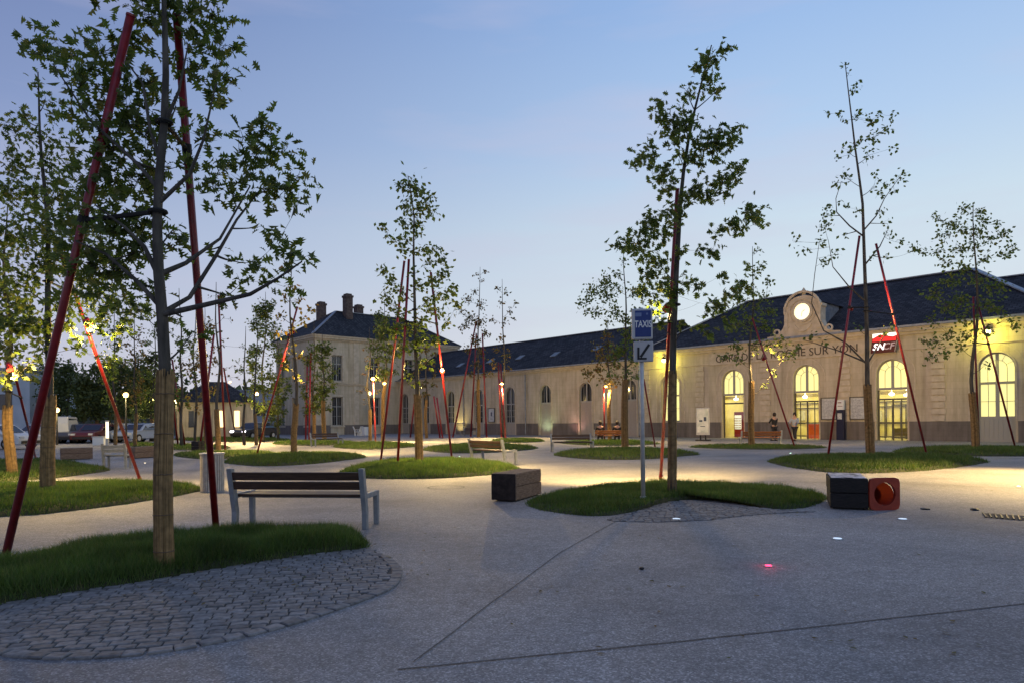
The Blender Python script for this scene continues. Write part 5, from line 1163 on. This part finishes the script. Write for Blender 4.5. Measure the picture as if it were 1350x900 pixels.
pole_lamp(798,508,'q','lamp among gold lit leaves beside the taxi sign tree', (850,584), 2000, size=.1, spill=.03)
pole_lamp(303,503,None,'small pinkish lamp above the hut', (300,592), 4000, Y=50, size=.08)
p_ = G(1475,640); q_ = P(1420,330,17); POLES['ag'] = (p_, q_); o = thing('support_pole', 'red pole out of view, added to carry a lamp beyond the traffic cone', 'pole', p_, 0, GPL); b = MB(); b.tube([p_, q_], .043, 12); b.build('tube', M_RED, o, off=p_)  # unseen pole, added with its lamp to brighten the right-hand paving
pole_lamp(1433,400,'ag','lamp out of view, added to light the paving beyond the traffic cone', (1250,638), 6000, em=.4, down=.55, cone=105)
for nm_, px_, py_, tg_, e_ in (('glowing lamp on the red pole before the second door',1018,474,(1050,575),2200), ('brightest starry lamp',492,497,(470,572),1500)):
    o = [q for q in bpy.data.objects if str(q.get('label', '')).startswith(nm_)][0]; l = bpy.data.lights.new('wall_wash', 'SPOT'); l.energy = e_; l.color = (1,.62,.22); l.spot_size = radians(150); l.spot_blend = 1; l.shadow_soft_size = .1
    q = bpy.data.objects.new('wall_wash', l); COL.objects.link(q); q.parent = o; dr = (G(*tg_)+Vector((0,0,2.6))-o.location).normalized(); q.location = dr*.4; q.rotation_euler = dr.to_track_quat('-Z', 'Y').to_euler()
# far street lamps
def street_lamp(px, py, Y, label, en=150, h=None):
    p = P(px, py, Y); o = thing('street_lamp', label, 'street lamp', (p.x, p.y, 0), 0, 'far street lamps by the car park'); b = MB(); b.tube([(0,0,0), (0,0,p.z-.1)], [.07,.04], 8); b.build('post', M_BLACK, o)
    b = MB(); b.sphere((0,0,p.z), .17, 10, 7); b.build('globe', mat('street_globe', (1,.9,.6), .4, emit=(1,.62,.2), estr=4), o)
    l = bpy.data.lights.new('street_glow', 'POINT'); l.energy = en; l.color = (1,.75,.3); l.shadow_soft_size = .2; q = bpy.data.objects.new('street_glow', l); COL.objects.link(q); q.parent = o; q.location = (0,-.5,p.z-.3)
street_lamp(166,520,46.5,'street lamp glowing through leaves left of the big wrapped trunk', 350)
street_lamp(204,526,58,'small street lamp just left of the big wrapped trunk')
street_lamp(232,529,58,'street lamp between the big wrapped trunk and the hut', 250)
street_lamp(75,540,47,'small street lamp by the white van', 200)
street_lamp(487,518,60,'small street lamp before the pavilion window', 120)
# bollard light
p = G(141.5,587); o = thing('bollard_light', 'glowing white bollard light by the car park', 'bollard', p); b = MB(); b.cyl((0,0,0), .1, .1, .5, 14); b.cyl((0,0,1.55), .12, .1, .1, 14); b.build('post', M_STEELW, o)
b = MB(); b.cyl((0,0,.5), .085, .085, 1.05, 14); b.build('light_tube', mat('bollard_glow', (1,1,.85), .4, emit=(1,.88,.55), estr=2.2), o)
p = G(132,586.5); o = thing('utility_box', 'low pale utility box beside the glowing bollard', 'box', p); b = MB(); b.box(0,0,.28,.75,.5,.56); b.build('box', M_WPL, o, bevel=.03)
b = MB(); b.box(0,0,.58,.82,.56,.05); b.build('lid', M_STEELW, o)
# warm light washing the foot of the plain wing wall
for px, en in ((603,60), (716,25), (757,18)):
    x_, _ = FX(px,560,-.5); l = bpy.data.lights.new('wall_uplight', 'SPOT'); l.energy = en*4; l.color = (1,.82,.3) if px < 700 else ((.7,1,.6) if px < 740 else (1,.5,.45)); l.spot_size = radians(110); l.spot_blend = 1; l.shadow_soft_size = .1
    o = thing('wall_uplight', {603:'small floor uplight at the wing wall below the poster', 716:'small floor uplight by the first boarded arch', 757:'small floor uplight between the boarded arches'}[px], 'uplight', SW(x_,-.9,0), SRZ, 'floor uplights along the wing')
    b = MB(); b.cyl((0,0,0), .09, .08, .08, 12); b.build('housing', M_STEEL, o); q = bpy.data.objects.new('beam', l); COL.objects.link(q); q.parent = o; q.location = (0,.0,.14); q.rotation_euler = (radians(150),0,0)

# ------------------------------------------------------------------ people
def skin(name, pts, edges, m, parent, root=0, sub=1):
    me = bpy.data.meshes.new(name); me.from_pydata([p[:3] for p in pts], edges, []); o = bpy.data.objects.new(name, me); COL.objects.link(o); o.parent = parent; me.materials.append(m)
    s = o.modifiers.new('s', 'SKIN'); sv = me.skin_vertices[0].data if me.skin_vertices else None
    if sv is None:
        bpy.context.view_layer.objects.active = o; bpy.ops.mesh.customdata_skin_add(); sv = me.skin_vertices[0].data
    for i, p in enumerate(pts): sv[i].radius = (p[3], p[3] if len(p) < 5 else p[4]); sv[i].use_root = (i == root)
    s.use_smooth_shade = True; u = o.modifiers.new('u', 'SUBSURF'); u.levels = sub; u.render_levels = sub
    return o
M_SKIN = mat('skin', (.42,.25,.18), .6)
def person(loc, rz, label, top, legs, hair, pose='stand', arms=0):
    o = thing('person', label, 'person', loc, rz)
    if pose == 'stand':
        hip = .93; knees = [(-.1,.02,.5), (.1,-.02,.5)]; feet = [(-.11,0,.07), (.12,-.05,.07)]; toes = [(-.12,.16,.03), (.14,.1,.03)]
    elif pose == 'walk':
        hip = .92; knees = [(-.09,.14,.5), (.09,-.08,.5)]; feet = [(-.1,.2,.08), (.1,-.28,.12)]; toes = [(-.1,.36,.03), (.1,-.14,.04)]
    else:
        hip = .5; knees = [(-.12,.45,.52), (.12,.45,.52)]; feet = [(-.12,.44,.08), (.12,.44,.08)]; toes = [(-.13,.6,.03), (.13,.6,.03)]
    z = hip
    body = [(0,0,z,.13,.10), (0,0,z+.22,.12,.09), (0,.0,z+.44,.16,.10), (0,.01,z+.56,.05,.05), (0,.02,z+.64,.075,.085), (0,.03,z+.74,.075,.09)]
    e = [(0,1), (1,2), (2,3), (3,4), (4,5)]; i = 6
    hands = []
    for s_ in (-1,1):
        if arms: el = (s_*.27,.12,z+.22); hd = (s_*.16,.32,z+.2)
        else: el = (s_*.26,-.02,z+.2); hd = (s_*.27,.1,z-.02)
        body += [(s_*.19,0,z+.45,.05,.05), (*el,.038,.038), (*hd,.026,.03)]; e += [(2,i), (i,i+1), (i+1,i+2)]; hands.append((i+2, hd)); i += 3
    for k in range(2):
        body += [(knees[k][0]*.9,0,z-.06,.085,.085), (*knees[k],.055,.055), (*feet[k],.035,.04), (*toes[k],.03,.035)]; e += [(0,i), (i,i+1), (i+1,i+2), (i+2,i+3)]; i += 4
    # fingers rooted in the palms
    for hi, hd in hands:
        for f in range(5):
            dx = (f-2)*.014; body += [(hd[0]+dx, hd[1]+.045, hd[2]-.035, .009), (hd[0]+dx, hd[1]+.06-.01*abs(f-2), hd[2]-.075, .007)]; e += [(hi,i), (i,i+1)]; i += 2
    body = [(*p[:3], p[3], p[4] if len(p) > 4 else p[3]) for p in body]
    skin('body', body, e, M_SKIN, o, 0, 2)
    j = [(0,0,z-.06,.165,.125), (0,0,z+.2,.155,.12), (0,0,z+.44,.19,.13), (0,.01,z+.53,.075,.07)]; je = [(0,1), (1,2), (2,3)]; i = 4
    for s_ in (-1,1):
        el = (s_*.27,.12,z+.22) if arms else (s_*.26,-.02,z+.2); hd = (s_*.17,.28,z+.2) if arms else (s_*.27,.07,z+.03)
        j += [(s_*.195,0,z+.44,.07,.07), (*el,.055,.055), (*hd,.042,.042)]; je += [(2,i), (i,i+1), (i+1,i+2)]; i += 3
    skin('jacket', j, je, top, o, 0, 2)
    t = [(0,0,z-.02,.15,.12)]; te_ = []; i = 1
    for k in range(2): t += [(knees[k][0]*.95,0,z-.1,.105,.105), (*knees[k],.075,.075), (feet[k][0], feet[k][1], feet[k][2]+.03,.055,.06)]; te_ += [(0,i), (i,i+1), (i+1,i+2)]; i += 3
    skin('trousers', t, te_, legs, o, 0, 2)
    for k in range(2):
        b = MB(); b.bar((feet[k][0], feet[k][1]-.06, feet[k][2]-.02), (toes[k][0], toes[k][1]+.05, .04), .09, .08); b.build('shoe', M_BLACK, o, bevel=.02)
    b = MB(); b.sphere((0,-.012,z+.715), .112, 12, 9, 1.25); b.build('hair', hair, o, smooth=True)
    b = MB(); b.sphere((0,.115,z+.685), .018, 6, 5); b.build('nose', M_SKIN, o)
    return o
M_JD = mat('dark_jacket', (.02,.02,.022), .8); M_TD = mat('dark_trousers', (.025,.025,.03), .8); M_JL = mat('pale_blue_shirt', (.30,.34,.40), .8); M_H = mat('dark_hair', (.03,.02,.015), .7)
p = G(1021,580.5); person((p.x,p.y,0), .3, 'person in dark jacket standing beyond the orange lit bench', M_JD, M_TD, M_H, 'stand', 1)
p = G(1048,580.8); person((p.x,p.y,0), 2.4, 'person in pale shirt and dark trousers walking past the second open door', M_JL, M_TD, M_H, 'walk', 1)
ob = [c_ for c_ in bpy.data.objects if c_.get('label') == 'orange lit bench with two people seated on it'][0]
bpy.context.view_layer.update()
for dx, lb in ((-.6,'person in dark clothes sitting at the left end of the far orange bench'), (.45,'person in dark clothes sitting near the right end of the far orange bench')):
    q = ob.matrix_world @ Vector((dx,.2,0)); person(q, ob.rotation_euler.z, lb, M_JD, M_TD, M_H, 'sit', 1)

# ------------------------------------------------------------------ car park, hut, far buildings
def car(loc, rz, label, col, kind='car', lights=None, s=1):
    o = thing('parked_'+('van' if kind == 'van' else 'car'), label, 'van' if kind == 'van' else 'car', loc, rz, 'vehicles in the car park'); o.scale = (s,s,s)
    m = mat('paint_%d_%d_%d' % tuple(int(c*100) for c in col), col, .3, spec=.6)
    if kind == 'van': prf = [(-2.3,.3), (2.3,.3), (2.35,.75), (2.2,1.05), (1.55,1.2), (1.05,1.9), (.6,2.0), (-2.2,2.0), (-2.32,1.5), (-2.35,.6)]; gl = [(1.42,1.22), (1.02,1.82), (-2.0,1.85), (-2.05,1.25)]; cab = []
    else: prf = [(-2.1,.28), (2.1,.28), (2.15,.6), (2.0,.82), (1.0,.95), (.35,1.42), (-.9,1.47), (-1.6,1.3), (-2.05,.98), (-2.15,.6)]; gl = [(.85,.96), (.33,1.36), (-.85,1.40), (-1.5,1.22), (-1.75,.98)]
    fs = lambda u, v, d: (u, d*(1 if v < 1 else .86), v)
    b = MB(); b.prism(prf, fs, -.85, .85); b.build('body', m, o, bevel=.05)
    b = MB(); b.prism(gl, fs, -.865, .865); b.build('windows', mat('car_glass', (.01,.012,.015), .08, spec=.8), o)
    b = MB(); e0 = (1.5,1.24) if kind == 'van' else (.98,.97); e1 = (1.06,1.86) if kind == 'van' else (.42,1.37)
    b.quad((e0[0]+.04,-.68,e0[1]), (e0[0]+.04,.68,e0[1]), (e1[0]+.04,.62,e1[1]), (e1[0]+.04,-.62,e1[1])); b.build('windscreen', MATS['car_glass'], o)
    for x in (-1.35,1.35):
        for y in (-.8,.8):
            b = MB(); b.tube([(x,y-.1,.32), (x,y+.1,.32)], .32, 18); w_ = b.build('wheel', M_STRAP, o); b = MB(); b.tube([(x,y-.11,.32), (x,y+.11,.32)], .18, 12); b.build('rim', M_STEELW, w_)
    for y in (-.62,.62):
        b = MB(); b.box(2.1,y,.68,.1,.3,.14); b.build('headlight', mat('headlamp_off', (.5,.5,.5), .2) if not lights else mat('headlamp_on', (1,1,1), .2, emit=(.95,.9,1), estr=12), o)
        b = MB(); b.box(-2.12,y+.1*(y > 0),.75,.06,.25,.16); b.build('tail_lamp', mat('tail_red', (.25,.01,.01), .3), o)
    for y in (0,):
        b = MB(); b.box(2.14,0,.42,.06,1.3,.16); b.build('bumper', M_BLACK, o)
gp = G(2,592); car((gp.x-.6, gp.y+.6, 0), -.15, 'white parked car cut by the left edge of the view', (.55,.55,.54), s=1.0)
gp = G(84,583); car((gp.x,gp.y,0), 1.95, 'white van parked behind the second oak', (.6,.58,.55), 'van')
gp = G(52,584); car((gp.x,gp.y,0), -1.7, 'white parked car between the left-edge oak and the white van', (.45,.45,.45))
gp = G(108,583); car((gp.x,gp.y,0), -1.62, 'dark grey parked car just right of the white van', (.06,.06,.07))
gp = G(128,583); car((gp.x,gp.y,0), -1.5, 'dark red parked car left of the glowing bollard', (.08,.012,.012))
gp = G(152,582); car((gp.x,gp.y,0), -1.65, 'silver parked car right of the glowing bollard', (.35,.37,.4))
gp = G(185,582); car((gp.x,gp.y,0), -1.7, 'pale blue parked car left of the big wrapped trunk', (.28,.33,.42))
gp = G(336,578); car((gp.x,gp.y,0), -1.9, 'dark car with bright headlamps parked behind the steep red pole', (.03,.03,.035), lights=True)
# mesh fence and dark hedge behind the car park
a0, a1 = P(-60,570,66), P(235,570,72); fo = thing('mesh_fence', 'grey wire fence running behind the parked cars', 'fence', (a0.x,a0.y,0)); b = MB(); b2_ = MB(); n = 30
for i in range(n+1): q = a0.lerp(a1, i/n); b.tube([(q.x,q.y,0), (q.x,q.y,2.2)], .04, 6)
for z in (.3,1.2,2.15): b2_.bar((a0.x,a0.y,z), (a1.x,a1.y,z), .03, .03)
for i in range(n*14): q = a0.lerp(a1, i/(n*14)); b2_.bar((q.x,q.y,.2), (q.x,q.y,2.15), .012, .012, up=(0,1,0))
b.build('posts', M_STEEL, fo, off=(a0.x,a0.y,0)); b2_.build('wires', M_STEEL, fo, off=(a0.x,a0.y,0))
random.seed(99); lv = MB(); a0, a1 = P(-120,570,76), P(235,570,82)
for i in range(15000):
    q = a0.lerp(a1, random.random()); q = Vector((q.x+random.gauss(0,.3), q.y+random.uniform(-.9,.9), random.random()**.8*3.0*(1+.35*noise.noise(q*.25)))); leaf_small(lv.v, lv.f, q, .5, rv(), rv())
hd = lv.build('hedge', M_LEAFD); props(hd, 'dark tall hedge behind the wire fence of the car park', 'hedge')
# hut with a hipped slate roof
hp = P(286,570,66); rz = .35; o = thing('small_house', 'small pale house with a hipped slate roof beyond the square', 'house', (hp.x,hp.y,0), rz)
b = MB(); b.box(0,0,1.7,6.6,5.5,3.4); b.build('wall', M_STONE, o)
r = MB(); e = 3.6; A,B,C_,D = (-e,-3.05,3.35), (e,-3.05,3.35), (e,3.05,3.35), (-e,3.05,3.35); R0,R1 = (-.8,0,5.4), (.8,0,5.4); r.quad(A,B,R1,R0); r.quad(C_,D,R0,R1); r.quad(B,C_,R1); r.quad(D,A,R0); r.quad(D,C_,B,A); r.build('roof', M_SLATE, o)
M_LW = mat('warm_lit_window', (1,.8,.5), .4, emit=(1,.72,.32), estr=2.2)
for x, lit in ((.6,1), (1.9,1), (-2.0,0)):
    b = MB(); b.box(x,-2.77,1.8,.45,.08,1.5); b.build('window', M_LW if lit else M_DARKPANE, o)
b = MB(); b.box(-.7,-2.77,1.1,.9,.1,2.2); b.build('door', M_SHUT, o)
def shed(px, Y, wd, dp, h, label, m, rz=0, roof=M_ZINC):
    p = P(px, 570, Y); o = thing('outbuilding', label, 'building', (p.x,p.y,0), rz, 'far buildings beyond the square'); b = MB(); b.box(0,0,h/2,wd,dp,h); b.build('wall', m, o)
    b = MB(); b.box(0,0,h+.12,wd+.4,dp+.4,.24); b.build('roof', roof, o)
    b = MB()
    n = max(2, int(wd/4))
    for i in range(n): b.box(-wd/2+(i+.5)*wd/n, -dp/2-.03, h*.55, 1.3, .06, 1.4)
    b.build('windows', M_DARKPANE, o)
M_PB = nmat('pale_blue_render', (.36,.40,.46), (.46,.50,.56), .8, .8)
shed(-22, 66, 13, 8, 6.4, 'pale blue-grey building behind the left-edge oak', M_PB, .1)
shed(330, 95, 10, 8, 5.6, 'pale low building between the small house and the pavilion', M_PB, 0)
# far tree line on the horizon
random.seed(123); lv = MB()
for i in range(16000):
    a = random.uniform(-1.0, .95); R_ = random.uniform(190,230); x, y = R_*sin(a), R_*cos(a); h = 9+4*noise.noise(Vector((a*9,0,0)))+2*noise.noise(Vector((a*40,0,3)))
    leaf_small(lv.v, lv.f, Vector((x, y, random.random()*h)), 3.0, rv(), rv())
o = lv.build('distant_woods', M_LEAFD); o['kind'] = 'stuff'
